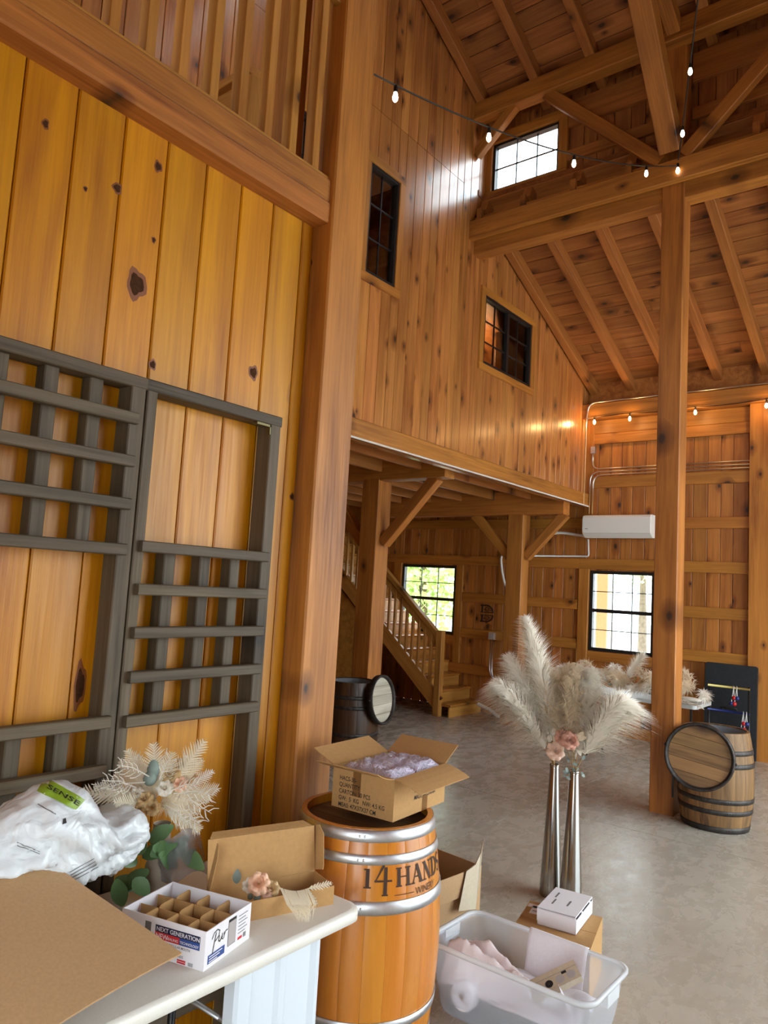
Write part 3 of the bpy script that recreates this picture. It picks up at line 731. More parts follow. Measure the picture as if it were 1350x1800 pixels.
# N
stroke(g, [(.322, 0), (.322, .078)], TN); stroke(g, [(.322, .078), (.366, 0)], TH); stroke(g, [(.366, 0), (.366, .078)], TN); serif(.322, .002, .024); serif(.322, .076, .022); serif(.366, .076, .024)
# D
stroke(g, [(.396, 0), (.396, .078)], TH); stroke(g, arc(.396, .039, .046, .039, 90, -90, 16), [TN + .011 * math.sin(PI * i / 16) for i in range(17)], sub=2); serif(.390, .002, .02); serif(.390, .076, .02)
# S
stroke(g, arc(.478, .058, .020, .020, 20, 270, 14) + arc(.478, .019, .021, .019, 90, -160, 14), [TN + .009 * math.sin(PI * i / 29) for i in range(30)], sub=2)
stroke(g, [(.14, -.034), (.245, -.034)], .0028)
SG = math.atan2(-BY, -BX) - .06 + .02
g.v = [(x * .87 + .012, y * .84, z) for x, y, z in g.v]; wrap(g, wine, SG - .04, .725, BH, BR, BB); part('stencil_name', g, 'ink_brown', wine)
vs, fs = text_mesh('WINERY', .036, 1.05, 0); g2 = MB(); g2.add([(x * .9 + .235, y - .040, 0) for x, y, z in vs], fs); wrap(g2, wine, SG - .04, .725, BH, BR, BB, .002); part('stencil_line', g2, 'ink_brown', wine)

def lid_disc(parent, m, r, matboard, hoopmat, n=5):
    mb = MB(); mb.lathe([(r - .030, .0), (r - .026, -.035), (r, -.035), (r + .002, .0), (r, .028), (r - .008, .032), (r - .022, .026), (r - .030, .0)], 40); ring = part('lid_hoop', mb, hoopmat, parent, m)
    ri = r - .02
    for i in range(n):
        y0, y1 = -ri + 2 * ri * i / n + .0015, -ri + 2 * ri * (i + 1) / n - .0015; xs = [y0 + (y1 - y0) * q / 5 for q in range(6)]
        pts = [(-math.sqrt(max(0, ri * ri - x * x)), x) for x in reversed(xs)] + [(math.sqrt(max(0, ri * ri - x * x)), x) for x in xs]
        mb = MB(); mb.prism(pts, .02, T(0, 0, -.02)); part('lid_board', mb, matboard, ring)
    mb = MB(); mb.ball((r + .004, .02, 0), .012, 8, 5); mb.ball((-r - .004, .02, 0), .012, 8, 5); part('lid_bolt', mb, hoopmat, ring)
M['lid_wood'] = wood('stained_barrel_lid', lin(154, 116, 74), lin(76, 52, 32), axis=0, rough=.55, knots=.25, var=.2, ksize=1.6)
M['lid_pale'] = wood('pale_barrel_lid', lin(206, 198, 180), lin(150, 140, 120), axis=0, rough=.55, knots=.35, var=.1, ksize=2)
fb = barrel('rustic_barrel', 'rustic whiskey barrel with dark iron hoops beside the centre post', (6.92, 1.745, 0), .80, .262, .302, 20, 'old_oak', 'iron', [(.0, .05), (.145, .185), (.235, .275), (.52, .56), (.625, .665)], 'old_oak', True, rot=.3)
p = Vector((6.578, 1.785, .60)); mlid = WM[fb].inverted() @ frame(p, (.10, -.99, -.14), Vector((-.99, -.10, .06)))
lid_disc(fb, mlid, .272, 'lid_wood', 'iron')
mb = MB(); mb.tube([WM[fb].inverted() @ Vector((6.70, 2.03, z)) for z in (.60, .5, .36, .20)], .008, 6); part('lid_chain', mb, 'iron', fb)
db = barrel('charred_barrel', 'dark charred barrel with open pale lid behind the corner post', (6.32, 5.34, 0), .80, .262, .302, 20, 'dark_oak', 'iron', [(.0, .05), (.145, .185), (.235, .275), (.52, .56), (.625, .665)], 'dark_oak', True, rot=.1)
p = Vector((6.425, 5.015, .625)); mlid = WM[db].inverted() @ frame(p, (.987, .157, .0), Vector((.157, -.975, .12)))
lid_disc(db, mlid, .262, 'lid_pale', 'iron')

# ---- open carton on the wine barrel
CW, CD, CH = .40, .31, .162
ct = thing('open_carton', 'open brown carton with black print standing on the wine barrel', 'box', frame((2.420, 1.800, BH + .002), (.998, .06, 0)))
def open_box(t, w, d, h, mat, th=.004):
    for nm, b in (('front_panel', (0, w, 0, th, 0, h)), ('back_panel', (0, w, d - th, d, 0, h)), ('side_panel', (0, th, th, d - th, 0, h)), ('side_panel', (w - th, w, th, d - th, 0, h)), ('bottom_panel', (th, w - th, th, d - th, 0, th))):
        mb = MB(); mb.box(*b); part(nm, mb, mat, t)
def flap(t, o, xdir, out, L, dep, ang, mat, th=.003, bend=.0, name='flap'):
    """flap hinged on the edge o..o+xdir*L; out = outward direction, ang = degrees above horizontal"""
    x = Vector(xdir).normalized(); u = Vector(out).normalized(); a = math.radians(ang); rows = []
    for sgn in (0, 1):
        for k in range(5):
            f = k / 4; d = u * math.cos(a + bend * f) + Vector((0, 0, math.sin(a + bend * f))); nrm = -u * math.sin(a) + Vector((0, 0, math.cos(a)))
            base = Vector(o) + d * dep * f + nrm * th * sgn
            rows.append([tuple(base + x * (L * .004 + .0)), tuple(base + x * L * .5), tuple(base + x * L * .996)])
    mb = MB(); mb.grid(rows[:5], False); mb.grid([list(reversed(r)) for r in rows[5:]], False)
    e = lambda A, B: mb.grid([A, B], False)
    e(rows[4], rows[9]); e([r[0] for r in rows[5:]], [r[0] for r in rows[:5]]); e([r[2] for r in rows[:5]], [r[2] for r in rows[5:]])
    return part(name, mb, mat, t)
open_box(ct, CW, CD, CH, 'card')
flap(ct, (0, 0, CH), (1, 0, 0), (0, -1, 0), CW, .125, -8, 'card', bend=-.15)
flap(ct, (0, CD, CH), (1, 0, 0), (0, 1, 0), CW, .125, 24, 'card')
flap(ct, (0, 0, CH), (0, 1, 0), (-1, 0, 0), CD, .125, 6, 'card', bend=.2)
flap(ct, (CW, 0, CH), (0, 1, 0), (1, 0, 0), CD, .125, 30, 'card')
mL = Matrix(((0, 0, -1, -.0006), (-1, 0, 0, CD), (0, 1, 0, 0), (0, 0, 0, 1)))          # print on the side facing the table
mF = Matrix(((1, 0, 0, 0), (0, 0, -1, -.0006), (0, 1, 0, 0), (0, 0, 0, 1)))           # print on the front
for i, s in enumerate(('HACS-30-', 'QUANTITY', 'CARTON: 30 PCS', 'GW:  5  KG   NW: 4.5 KG', 'MEAS: 47X37X37 CM')):
    lettering('printed_line', ct, s, .0245, 'ink', mL @ T(.036, .114 - .0265 * i, 0), .86)
for i, s in enumerate(('', 'HACS-30', 'MADE IN CHINA')):
    if s: lettering('printed_line', ct, s, .025, 'ink', mF @ T(.15, .112 - .028 * i, 0), .9)
mb = MB(); mb.box(-.0012, 0, .165, .205, .06, CH); part('packing_tape', mb, 'tape', ct); mb = MB(); mb.box(.215, .255, -.0012, 0, 0, .06); part('packing_tape', mb, 'tape', ct)
t = NT('lavender_plastic_pack'); vec, _ = t.obj_coord(False); t.b.inputs['Base Color'].default_value = lin(216, 208, 230) + (1,); t.b.inputs['Roughness'].default_value = .10; t.b.inputs['Specular IOR Level'].default_value = .9
t.bump(t.math('ABSOLUTE', t.math('SUBTRACT', t.noise(vec, 30, 3, .6, 1.0), .5)), 1.0, .03); M['wrap'] = t.m
for i, (x0, x1) in enumerate(((.012, .195), (.207, .388))):
    pts = []
    for a in range(15):
        row = []
        for b in range(25):
            u, v = a / 14, b / 24; e = min(u, 1 - u, v, 1 - v)
            h = CH - .012 + .028 * min(1, e * 7) + .012 * noise.noise((u * 5 + i * 9, v * 8, 1.3)) + .009 * noise.noise((u * 14, v * 18 + i * 5, 3.3))
            row.append((x0 + (x1 - x0) * u, .012 + (CD - .024) * v, h))
        pts.append(row)
    mb = MB(); mb.grid(pts); tt = part('shrink_wrapped_pack', mb, 'wrap', None, WM[ct])
    tag(tt, ['lavender shrink-wrapped pack in the carton on its table side', 'lavender shrink-wrapped pack in the carton on its far side from the table'][i], 'package', 'packs in the carton')

# ---- white jar box with dividers
pb = thing('jar_box', 'white printed jar box with brown cardboard dividers on the table', 'box', frame((1.457, 1.721, TZ), (.965, .263, 0)))
JW, JD, JH = .232, .306, .107
open_box(pb, JW, JD, JH, 'white_card', .003)
for i in (1, 2):
    x = JW * i / 3; pts = []
    mb = MB(); mb.box(x - .001, x + .001, .005, JD - .005, .004, JH - .012); part('divider', mb, 'card', pb)
for j in (1, 2, 3):
    y = JD * j / 4; mb = MB()
    for i in range(3):
        a, b = JW * i / 3 + .003, JW * (i + 1) / 3 - .003; h = JH - .006; r = .012
        pts = [(a, .004), (b, .004), (b, h - r)] + [(b - r + r * math.cos(q), h - r + r * math.sin(q)) for q in (.5, 1.07, 1.57)] + [(a + r + r * math.cos(q), h - r + r * math.sin(q)) for q in (1.57, 2.07, 2.64, 3.14)]
        mb.prism(pts, .0022, Matrix(((1, 0, 0, 0), (0, 0, 1, y + (.004 if i == 1 else 0)), (0, 1, 0, 0), (0, 0, 0, 1))))
    part('divider', mb, 'card', pb)
jL = Matrix(((0, 0, -1, -.0004), (-1, 0, 0, JD), (0, 1, 0, 0), (0, 0, 0, 1)))
jF = Matrix(((1, 0, 0, 0), (0, 0, -1, -.0004), (0, 1, 0, 0), (0, 0, 0, 1)))
def patch(parent, mat, m, x0, x1, y0, y1, name='print_panel', z=.0002):
    mb = MB(); mb.poly([(x0, y0, z), (x1, y0, z), (x1, y1, z), (x0, y1, z)]); return part(name, mb, mat, parent, m)
patch(pb, 'navy', jL, .128, .288, .071, .090); patch(pb, 'red', jL, .128, .216, .052, .071); patch(pb, 'blue', jL, .216, .288, .052, .071)
lettering('printed_line', pb, 'NEXT GENERATION', .0165, 'white_card', jL @ T(.132, .0745, 0), 1.03)
lettering('printed_line', pb, 'NEW', .019, 'white_card', jL @ T(.131, .0545, 0)); lettering('printed_line', pb, 'SEALING', .0105, 'white_card', jL @ T(.171, .0565, 0)); lettering('printed_line', pb, 'TECHNOLOGY', .0105, 'white_card', jL @ T(.218, .0565, 0), .93)
for s, y in (('REGULAR MOUTH', .041), ('(12 PACK)', .031), ('AND BANDS', .018)): lettering('printed_line', pb, s, .0095, 'grey_ink', jL @ T(.182, y, 0), .95)
for i in range(2): patch(pb, 'red', jL, .213, .243, .003 + .006 * i, .0075 + .006 * i, 'small_print')
patch(pb, 'grey_ink', jL, .090, .112, .060, .092)
mb = MB()
for i in range(8): mb.poly([(.252 + .0022 * i, .003, .0003), (.2532 + .0022 * i, .003, .0003), (.2532 + .0022 * i, .013, .0003), (.252 + .0022 * i, .013, .0003)])
part('barcode', mb, 'grey_ink', pb, jL)
g = MB(); stroke(g, [(.036, .034), (.043, .062), (.050, .088)], .0032, sub=3); stroke(g, [(.030, .076), (.040, .090), (.056, .094), (.067, .087), (.064, .074), (.046, .064)], .0028, sub=3)
stroke(g, [(.066, .074), (.064, .060), (.070, .055), (.078, .062), (.082, .074)], .0028, sub=3); stroke(g, [(.082, .074), (.080, .058), (.087, .056)], .0028, sub=3); stroke(g, [(.091, .074), (.090, .056)], .0028, sub=3); stroke(g, [(.090, .064), (.098, .075), (.108, .075)], .0028, sub=3)
part('script_name', g, 'ink', pb, jF)
patch(pb, 'blue', jF, .016, .098, .012, .036)
for i in range(3): patch(pb, 'white_card', jF, .022, .086 - .012 * i, .0285 - .007 * i, .0312 - .007 * i, 'small_print', .0005)
M['jar_print'] = plain('jar_print', lin(176, 168, 166), .5)
patch(pb, 'ink', jF, .112, .152, .022, .098); patch(pb, 'jar_print', jF, .1135, .1505, .0235, .090, z=.0004)
for i in range(6): patch(pb, 'grey_ink', jF, .165, .165 + .048 * (1 - .2 * (i % 2)), .088 - .010 * i, .0905 - .010 * i, 'small_print')
patch(pb, 'red', jF, .165, .188, .020, .028); 
mb = MB()
for i in range(7): mb.poly([(.194 + .0022 * i, .018, .0003), (.1952 + .0022 * i, .018, .0003), (.1952 + .0022 * i, .032, .0003), (.194 + .0022 * i, .032, .0003)])
part('barcode', mb, 'grey_ink', pb, jF)

# ---- brown mailer box with lid up
MLn, MD, MH = .41, .15, .062
mf = frame((1.665, 1.90, TZ), (.945, -.33, 0))
ml_ = thing('mailer_box', 'brown mailer box with its lid raised at the end of the table', 'box', mf)
open_box(ml_, MLn, MD, MH, 'card', .003)
lid = flap(ml_, (0, MD, MH), (1, 0, 0), (0, 1, 0), MLn, .155, 80, 'card', name='lid')
for x, s in ((.002, -1), (MLn - .002, 1)):
    pts = [(0, 0), (.05, 0), (.055, .012), (.055, .12), (.03, .15), (0, .15)]
    mb = MB(); mb.prism(pts, .003); part('lid_flap', mb, 'card', ml_, T(x, MD + .004, MH + .003) @ RX(math.radians(-8)) @ Matrix(((s * .35, 0, .94, 0), (-.94, 0, s * .35 * 0, 0), (0, 1, 0, 0), (0, 0, 0, 1))))
mb = MB(); mb.prism([(.01, 0), (MLn - .01, 0), (MLn - .03, .035), (.03, .035)], .003); part('tuck_flap', mb, 'card', ml_, T(0, MD + .030, MH + .152) @ RX(math.radians(15)))

# ---- big kraft box at the table's near end with a wide flap hanging over
kb = thing('kraft_box', 'large kraft cardboard box with a wide flap sagging over the table', 'box', T(.78, 1.88, TZ))
mb = MB(); 
A, B, C_, D = Vector((1.180, 2.115, 1.0)), Vector((1.352, 1.690, .832)), Vector((.80, 1.635, .785)), Vector((.68, 2.09, .975))
ki = WM[kb].inverted()
rows = []
for i in range(9):
    f = i / 8; row = []
    for j in range(9):
        q = j / 8; p_ = (D.lerp(A, q)).lerp(C_.lerp(B, q), f); p_ = p_ + Vector((0, 0, .012 * math.sin(PI * q) * f)); row.append(tuple(p_))
    rows.append(row)
mb.grid(rows, True); mb.grid([[(x, y, z - .004) for x, y, z in reversed(r)] for r in rows], True)
for r in (rows[0], rows[-1], [r[0] for r in rows], [r[-1] for r in rows]): mb.grid([r, [(x, y, z - .004) for x, y, z in r]], False)
part('flap', mb, 'card_dark', kb, ki)
mb = MB(); mb.box(.52, .98, 1.72, 2.08, TZ + .001, .79); part('body', mb, 'card_dark', kb, ki)
mb = MB(); mb.box(.52, .83, 1.99, 2.08, .79, .975); part('raised_side', mb, 'card_dark', kb, ki)
fr = thing('picture_tray', 'shallow white picture tray tucked under the bag behind the kraft box', 'tray', T(1.05, 2.2, .86))
q0, q1, q2 = at(-30, 1568, 1, 2.20), at(64, 1510, 1, 2.26), at(-30, 1530, 1, 2.30)
d1 = (q1 - q0).normalized(); mb = MB()
mfr = frame(q0, q1 - q0, Vector((0, -.5, .86)))
Lf = (q1 - q0).length
for b in ((0, Lf, 0, .02, 0, .012), (0, Lf, .12, .14, 0, .012), (0, .02, .02, .12, 0, .012), (Lf - .02, Lf, .02, .12, 0, .012)): mb.box(*b)
part('frame_moulding', mb, 'white_panel', fr, WM[fr].inverted() @ mfr)
mb = MB(); mb.box(.02, Lf - .02, .02, .12, 0, .006); part('backing_board', mb, 'white_card', fr, WM[fr].inverted() @ mfr)

# ================================================================ FLOWERS, BAGS, BOXES
M['pampas'] = soft('cream_pampas', lin(254, 249, 240))
M['pampas_tan'] = soft('tan_pampas', lin(247, 234, 212))
M['bleached'] = soft('bleached_fern', lin(246, 236, 212), .35)
M['stem'] = plain('straw_stem', lin(150, 118, 66), .7)
M['rose_blush'] = plain('blush_rose', lin(238, 202, 178), .7, sheen=.2); M['rose_pink'] = plain('dusty_pink_rose', lin(204, 150, 128), .7, sheen=.2)
M['white_petal'] = soft('white_petal', lin(244, 238, 226), .25); M['peach'] = plain('peach_dahlia', lin(240, 196, 164), .65)
M['leaf'] = plain('green_leaf', lin(92, 124, 78), .42, nz=.2, nscale=12); M['eucalyptus'] = plain('grey_eucalyptus', lin(120, 134, 126), .55, nz=.15)
M['tanflower'] = plain('tan_dried_flower', lin(206, 176, 128), .75, nz=.15)

def plume(parent, base, tip, width, n, mat, bendv=(0, 0, 0), seed=0, body=.72, droop=.25, name='plume', stemmat='stem'):
    """feathery grass head: a curved stem with hundreds of fine arching strands"""
    rnd = random.Random(seed); base, tip = Vector(base), Vector(tip); L = (tip - base).length; bv = Vector(bendv)
    def P(f): return base.lerp(tip, f) + bv * (4 * f * (1 - f)) * L
    ax = (tip - base).normalized(); s1 = ax.orthogonal().normalized(); s2 = ax.cross(s1); mb = MB()
    for i in range(n):
        f = 1 - body + body * (rnd.random() ** .9); p = P(f); d = (P(min(1, f + .03)) - P(f - .03)).normalized()
        a = rnd.random() * 2 * PI; side = s1 * math.cos(a) + s2 * math.sin(a); g = (f - (1 - body)) / body
        ln = width * (.35 + 1.0 * math.sin(PI * min(1, .18 + .80 * g)) ** .8) * (.6 + .7 * rnd.random())
        c = d * (1.15 + .4 * g) + side * (.55 + .75 * rnd.random()); c.normalize(); w0 = .0026 + .0020 * rnd.random()
        wv = c.cross(side + d * .2 + Vector((.01, .02, .03)) * rnd.random()).normalized() * w0
        q1 = p + c * ln * .5; q2 = p + c * ln + Vector((0, 0, -ln * droop)) + side * ln * .12
        b = len(mb.v); mb.v += [tuple(v) for v in (p - wv, p + wv, q1 + wv * .9, q1 - wv * .9, q2)]
        mb.f += [(b, b + 1, b + 2, b + 3), (b + 3, b + 2, b + 4)]; mb.sm += [True, True]
    o = part(name, mb, mat, parent)
    sm = MB(); sm.tube([P(i / 10) for i in range(11)], [.003 - .0018 * i / 10 for i in range(11)], 6); part('stem', sm, stemmat, o, Matrix())
    return o
def rose(parent, c, r, mat, nrm=(0, 0, 1), seed=0, name='rose'):
    rnd = random.Random(seed); m = frame(c, Vector(nrm).orthogonal(), nrm); mb = MB()
    for ring, (rr, hh, k, op) in enumerate(((.22, .75, 3, .1), (.45, .68, 5, .28), (.72, .52, 6, .6), (1.0, .25, 7, 1.0))):
        for i in range(k):
            a = 2 * PI * (i + .5 * ring + .2 * rnd.random()) / k; ha = PI / k * 1.25; rows = []
            for u in range(5):
                f = u / 4; row = []
                for v in range(5):
                    q = (v / 4 - .5) * 2; aa = a + q * ha * (1 - .2 * f); rad = r * rr * (.35 + .65 * f ** .7) * (1 - .12 * abs(q)) ; z = r * (hh * f - .35 * op * f * f * (1 + .6 * abs(q)) + .05 * math.cos(3 * q))
                    row.append((rad * math.cos(aa), rad * math.sin(aa), z))
                rows.append(row)
            mb.grid(rows, True, False, m)
    return part(name, mb, mat, parent)
def leaf(mb, base, d, nrm, L, w, cup=.15, fold=.1):
    d = Vector(d).normalized(); nrm = Vector(nrm); s = d.cross(nrm).normalized(); nrm = s.cross(d); rows = []
    for i in range(7):
        f = i / 6; ww = w * math.sin(PI * min(1, f * .92 + .04)) ** .75 * (1 - .25 * f); c = Vector(base) + d * L * f + nrm * (-cup * L * f * f)
        rows.append([tuple(c - s * ww / 2 + nrm * fold * ww), tuple(c), tuple(c + s * ww / 2 + nrm * fold * ww)])
    mb.grid(rows, True)
def feather_leaf(mb, base, tip, w, n=11, seed=0, up=(0, -1, .3)):
    """bleached fern frond: flat toothed blade"""
    rnd = random.Random(seed); base, tip = Vector(base), Vector(tip); ax = (tip - base); L = ax.length; ax.normalize(); s = ax.cross(Vector(up)).normalized(); nn = s.cross(ax)
    for sg in (-1, 1):
        for i in range(n):
            f = .12 + .86 * i / n; p = base + ax * L * f + nn * (-.10 * L * f * f); ln = w * math.sin(PI * min(1, f * .8 + .15)) * (.75 + .4 * rnd.random())
            d = (s * sg * .75 + ax * .75 + nn * .25 * (rnd.random() - .3)).normalized(); bw = ax * (L / n * .33)
            bw = bw * 1.25; b = len(mb.v); mb.v += [tuple(v) for v in (p - bw, p + bw, p + d * ln * .6 + bw * .9, p + d * ln * .55 - bw * .5, p + d * ln)]
            mb.f += [(b, b + 1, b + 2, b + 3), (b + 3, b + 2, b + 4)]; mb.sm += [True, True]
    mb.tube([base, base.lerp(tip, .5) - nn * .025 * L, tip - nn * .10 * L], [.002, .0016, .001], 5)

# ---- two tall steel vases with pampas
def vase(label, x, y, H):
    v = thing('steel_vase', label, 'vase', T(x, y, 0), 'tall steel floor vases')
    prof = [(.001, .004), (.062, .004), (.065, .0), (.067, .01), (.065, .08), (.058, .22), (.045, .45), (.034, .65), (.0285, H - .02), (.029, H), (.026, H), (.024, H - .05), (.001, H - .06)]
    mb = MB(); mb.lathe(prof, 40); part('vase_body', mb, 'chrome', v)
    mb = MB(); mb.lathe([(.0288, H - .012), (.0305, H - .008), (.0305, H + .001), (.0265, H + .002)], 32); part('rim', mb, 'chrome', v)
    return v
VH = .79
va = vase('tall polished steel vase holding three cream pampas plumes and a blush rose', 4.485, 2.087, VH)
vb = vase('tall polished steel vase holding tan pampas and dusty pink roses', 4.43, 1.93, VH)
def arrangement(label, v, items):
    vx, vy, _ = WM[v].translation; a = thing('pampas_arrangement', label, 'flowers', T(vx, vy, VH - .05), 'floor vase arrangements'); return a
aa = arrangement('cream pampas plumes with a blush rose in a steel vase', va, 0)
ab = arrangement('tan and cream pampas with pink roses in the second steel vase', vb, 0)
def loc(a, px, py, dep):
    """pixel -> local point of arrangement a, on the plane through the vase facing the camera, pushed back by dep"""
    o = WM[a].translation; d = Vector(RC.T @ np.array([px - CX, CY - py, -F])); h = Vector((o.x, o.y, 0)).normalized()
    t = (o.x * h.x + o.y * h.y + dep) / (d.x * h.x + d.y * h.y); return Vector((0, 0, EYE)) + d * t - o
z0 = Vector((0, 0, .03))
plume(aa, z0, loc(aa, 925, 1092, .02), .155, 2300, 'pampas', (.02, -.02, .0), 1, .82)
plume(aa, z0, loc(aa, 893, 1158, .10), .14, 1800, 'pampas', (.02, -.02, .03), 2, .78)
plume(aa, z0, loc(aa, 874, 1206, -.06), .175, 2100, 'pampas', (.0, .0, .10), 3, .84, .4)
plume(aa, z0, loc(aa, 970, 1190, .15), .13, 1300, 'pampas_tan', (0, 0, 0), 4, .74)
plume(aa, z0, loc(aa, 958, 1240, -.03), .012, 160, 'bleached', (0, 0, 0), 5, .35)
rose(aa, loc(aa, 977, 1320, -.07), .062, 'rose_blush', (-.75, -.55, .35), 1)
mb = MB()
for px, py, s in ((974, 1285, .022), (984, 1290, .020), (966, 1298, .018)): mb.ball(loc(aa, px, py, -.02), (s, s, s * 1.3), 8, 6)
part('white_bud', mb, 'white_petal', aa)
mb = MB(); mb.ball(loc(aa, 964, 1191, .0), (.016, .016, .018), 10, 6); mb.ball(loc(aa, 1013, 1193, .0), (.014, .014, .016), 10, 6); part('pale_bud', mb, 'white_petal', aa)
mb = MB(); mb.tube([z0, loc(aa, 964, 1191, 0)], .0015, 5); mb.tube([loc(aa, 1008, 1300, 0), loc(aa, 1013, 1140, 0)], .0015, 5); part('bud_stem', mb, 'stem', aa)
plume(ab, z0, loc(ab, 1098, 1243, .0), .19, 2300, 'pampas', (.0, .0, .12), 6, .80, .3)
plume(ab, z0, loc(ab, 1005, 1178, .12), .20, 2000, 'pampas_tan', (0, 0, 0), 7, .80, .5)
plume(ab, z0, loc(ab, 1040, 1185, .15), .19, 1900, 'pampas', (0, 0, 0), 8, .78, .5)
plume(ab, z0, loc(ab, 950, 1172, .2), .17, 1500, 'pampas_tan', (0, 0, .03), 9, .7, .5)
plume(ab, z0, loc(ab, 993, 1230, -.02), .014, 160, 'bleached', (0, 0, 0), 10, .4)
rose(ab, loc(ab, 1003, 1302, -.08), .058, 'rose_pink', (-.75, -.6, .25), 2); rose(ab, loc(ab, 991, 1296, -.02), .060, 'rose_pink', (-.5, -.5, .7), 3)
mb = MB()
for i in range(9):
    a = i * .7; leaf(mb, loc(ab, 1016, 1318, -.04), Vector((math.cos(a) * .6 - .2, math.sin(a) * .6 - .5, .35 * math.sin(i * 2.2))), (0, 0, 1), .055, .03)
part('white_leaf', mb, 'white_petal', ab)
mb = MB()
for i in range(16):
    mb = MB(); rnd = random.Random(i); p = loc(ab, 985 + 45 * rnd.random(), 1328 + 38 * rnd.random(), -.05 + .06 * rnd.random()); leaf(mb, p, (rnd.random() - .7, rnd.random() - .8, rnd.random() - .6), (-.6, -.6, .4), .032, .022); part('eucalyptus_leaf', mb, 'eucalyptus', ab)
mb = MB()
for i in range(7):
    rnd = random.Random(i + 40); leaf(mb, loc(ab, 1012, 1300, -.03), (rnd.random() - .5, rnd.random() - 1.2, .3 + rnd.random() * .5), (-.6, -.6, .4), .07, .035)
part('pale_leaf', mb, 'bleached', ab)

# ---- cardboard box with small white box, near the vases
cb = thing('taped_box', 'closed brown cardboard box with a shipping label below the steel vases', 'box', frame((3.44, 1.395, 0), (.97, .24, 0)))
mb = MB(); mb.box(0, .39, 0, .37, 0, .243); part('carton', mb, 'card', cb)
for x0, x1 in ((0, .183), (.187, .39)): mb = MB(); mb.box(x0, x1, 0, .37, .243, .25); part('top_flap', mb, 'card', cb)
patch(cb, 'white_card', T(0, 0, .2505), .235, .335, .25, .34, 'shipping_label'); patch(cb, 'white_card', T(0, 0, .2505), .31, .355, .315, .365, 'shipping_label')
mb = MB()
for i, (x0, x1, y0, y1) in enumerate(((.25, .26, .26, .30), (.268, .275, .26, .33), (.284, .300, .27, .285), (.284, .300, .295, .31), (.31, .325, .26, .33))): mb.poly([(x0, y0, .2512), (x1, y0, .2512), (x1, y1, .2512), (x0, y1, .2512)])
part('label_print', mb, 'ink', cb)
wb = thing('white_box', 'small lidded white box lying on the taped cardboard box', 'box', frame(at(1012, 1644, 2, .252), at(1041, 1580, 2, .325) - at(1012, 1644, 2, .252) - Vector((0, 0, .073))))
mb = MB(); mb.box(0, .30, 0, .19, 0, .003); mb.box(0, .003, 0, .19, 0, .072); mb.box(.297, .30, 0, .19, 0, .072); mb.box(0, .30, .187, .19, 0, .072); mb.box(0, .30, 0, .003, 0, .064); part('tray', mb, 'white_card', wb)
mb = MB(); mb.box(-.002, .302, .003, .192, .074, .080); mb.box(-.002, 0, .003, .192, .02, .080); part('lid', mb, 'white_card', wb)
mb = MB(); mb.ball((.10, .002, .072), .007, 8, 5); mb.ball((.245, .002, .072), .007, 8, 5); part('tab', mb, 'white_card', wb)
for i, (x, y) in enumerate(((.08, .14), (.17, .15), (.10, .07))): patch(wb, 'grey_ink', T(0, 0, .0803), x, x + .07, y, y + .009, 'print_line')

# ---- translucent storage tub
tub = thing('storage_tub', 'translucent plastic storage tub full of white fabric beside the wine barrel', 'tub', T(3.11, 1.555, 0))
M['tub'] = film('clear_tub_plastic', lin(224, 230, 240), .42, .22, thru=.5)
M['tub_rim'] = film('tub_rim_plastic', lin(236, 238, 240), .8, .2, thru=.3)
TW, TD, TH_ = .215, .385, .30
def ring_rows(zs): return [[(x, y, z) for x, y in rrect(-TW * k, TW * k, -TD * k, TD * k, .07 * k, 7)] for z, k in zs]
mb = MB(); rows = ring_rows(((.004, .80), (.012, .84), (.03, .86), (.15, .93), (.292, .985)))
mb.grid(rows, True, True); mb.poly([(x, y, z) for x, y, z in rows[0]])
part('tub_body', mb, 'tub', tub)
mb = MB(); mb.grid(ring_rows(((.280, .985), (.278, 1.02), (.288, 1.03), (.300, 1.03), (.302, 1.0), (.296, .984), (.280, .985))), True, True); part('rim', mb, 'tub_rim', tub)
for sy in (-1, 1): mb = MB(); mb.box(-.06, .06, sy * TD * 1.0 - .012, sy * TD * 1.0 + .012, .235, .285); part('handle', mb, 'tub_rim', tub)
def cloth(label, name, mat, x0, x1, y0, y1, hf, n=26, cat='fabric', group=None):
    pts = [[(x0 + (x1 - x0) * i / n, y0 + (y1 - y0) * j / n, hf(i / n, j / n)) for j in range(n + 1)] for i in range(n + 1)]
    mb = MB(); mb.grid(pts); o = part(name, mb, mat, None, WM[tub]); sd = o.modifiers.new('thick', 'SOLIDIFY'); sd.thickness = .004; return tag(o, label, cat, group)
M['fabric_white'] = plain('white_napkin_cotton', lin(238, 234, 240), .85, nz=.03, nscale=90, sheen=.3); M['fabric_blush'] = plain('blush_cotton', lin(236, 222, 222), .85, nz=.03, nscale=90, sheen=.3)
NZ = lambda a, b, s: noise.noise((a * s, b * s, 4.2))
cloth('heap of blush cotton napkins in the storage tub', 'napkin_heap', 'fabric_blush', -.165, .12, -.07, .33, lambda u, v: .12 + max(.17 * max(0, 1 - 3.2 * abs(u - .30 - .25 * (.85 - v)) - .9 * abs(v - .82)), .15 * max(0, 1 - 3.0 * abs(u - .68 + .2 * (.7 - v)) - 1.1 * abs(v - .66)), .09 * max(0, 1 - 2.2 * abs(u - .5) - 1.4 * abs(v - .28))) + .016 * NZ(u, v, 6) + .010 * abs(NZ(u, v, 12)), 48)
mb = MB(); pts = []
for i in range(17):
    f = i / 16; row = []
    for j in range(17):
        q = j / 16; y = .085 - .285 * q; x = .205 - .03 * f - .012 * math.sin(7 * q + 2 * f) * f; z = .306 - .20 * f + .012 * math.sin(5 * q) * f
        if f < .12: x = .222 - .10 * f; z = .306 - .02 * (0.12 - f)
        row.append((x - .03 * f * q, y, z))
    pts.append(row)
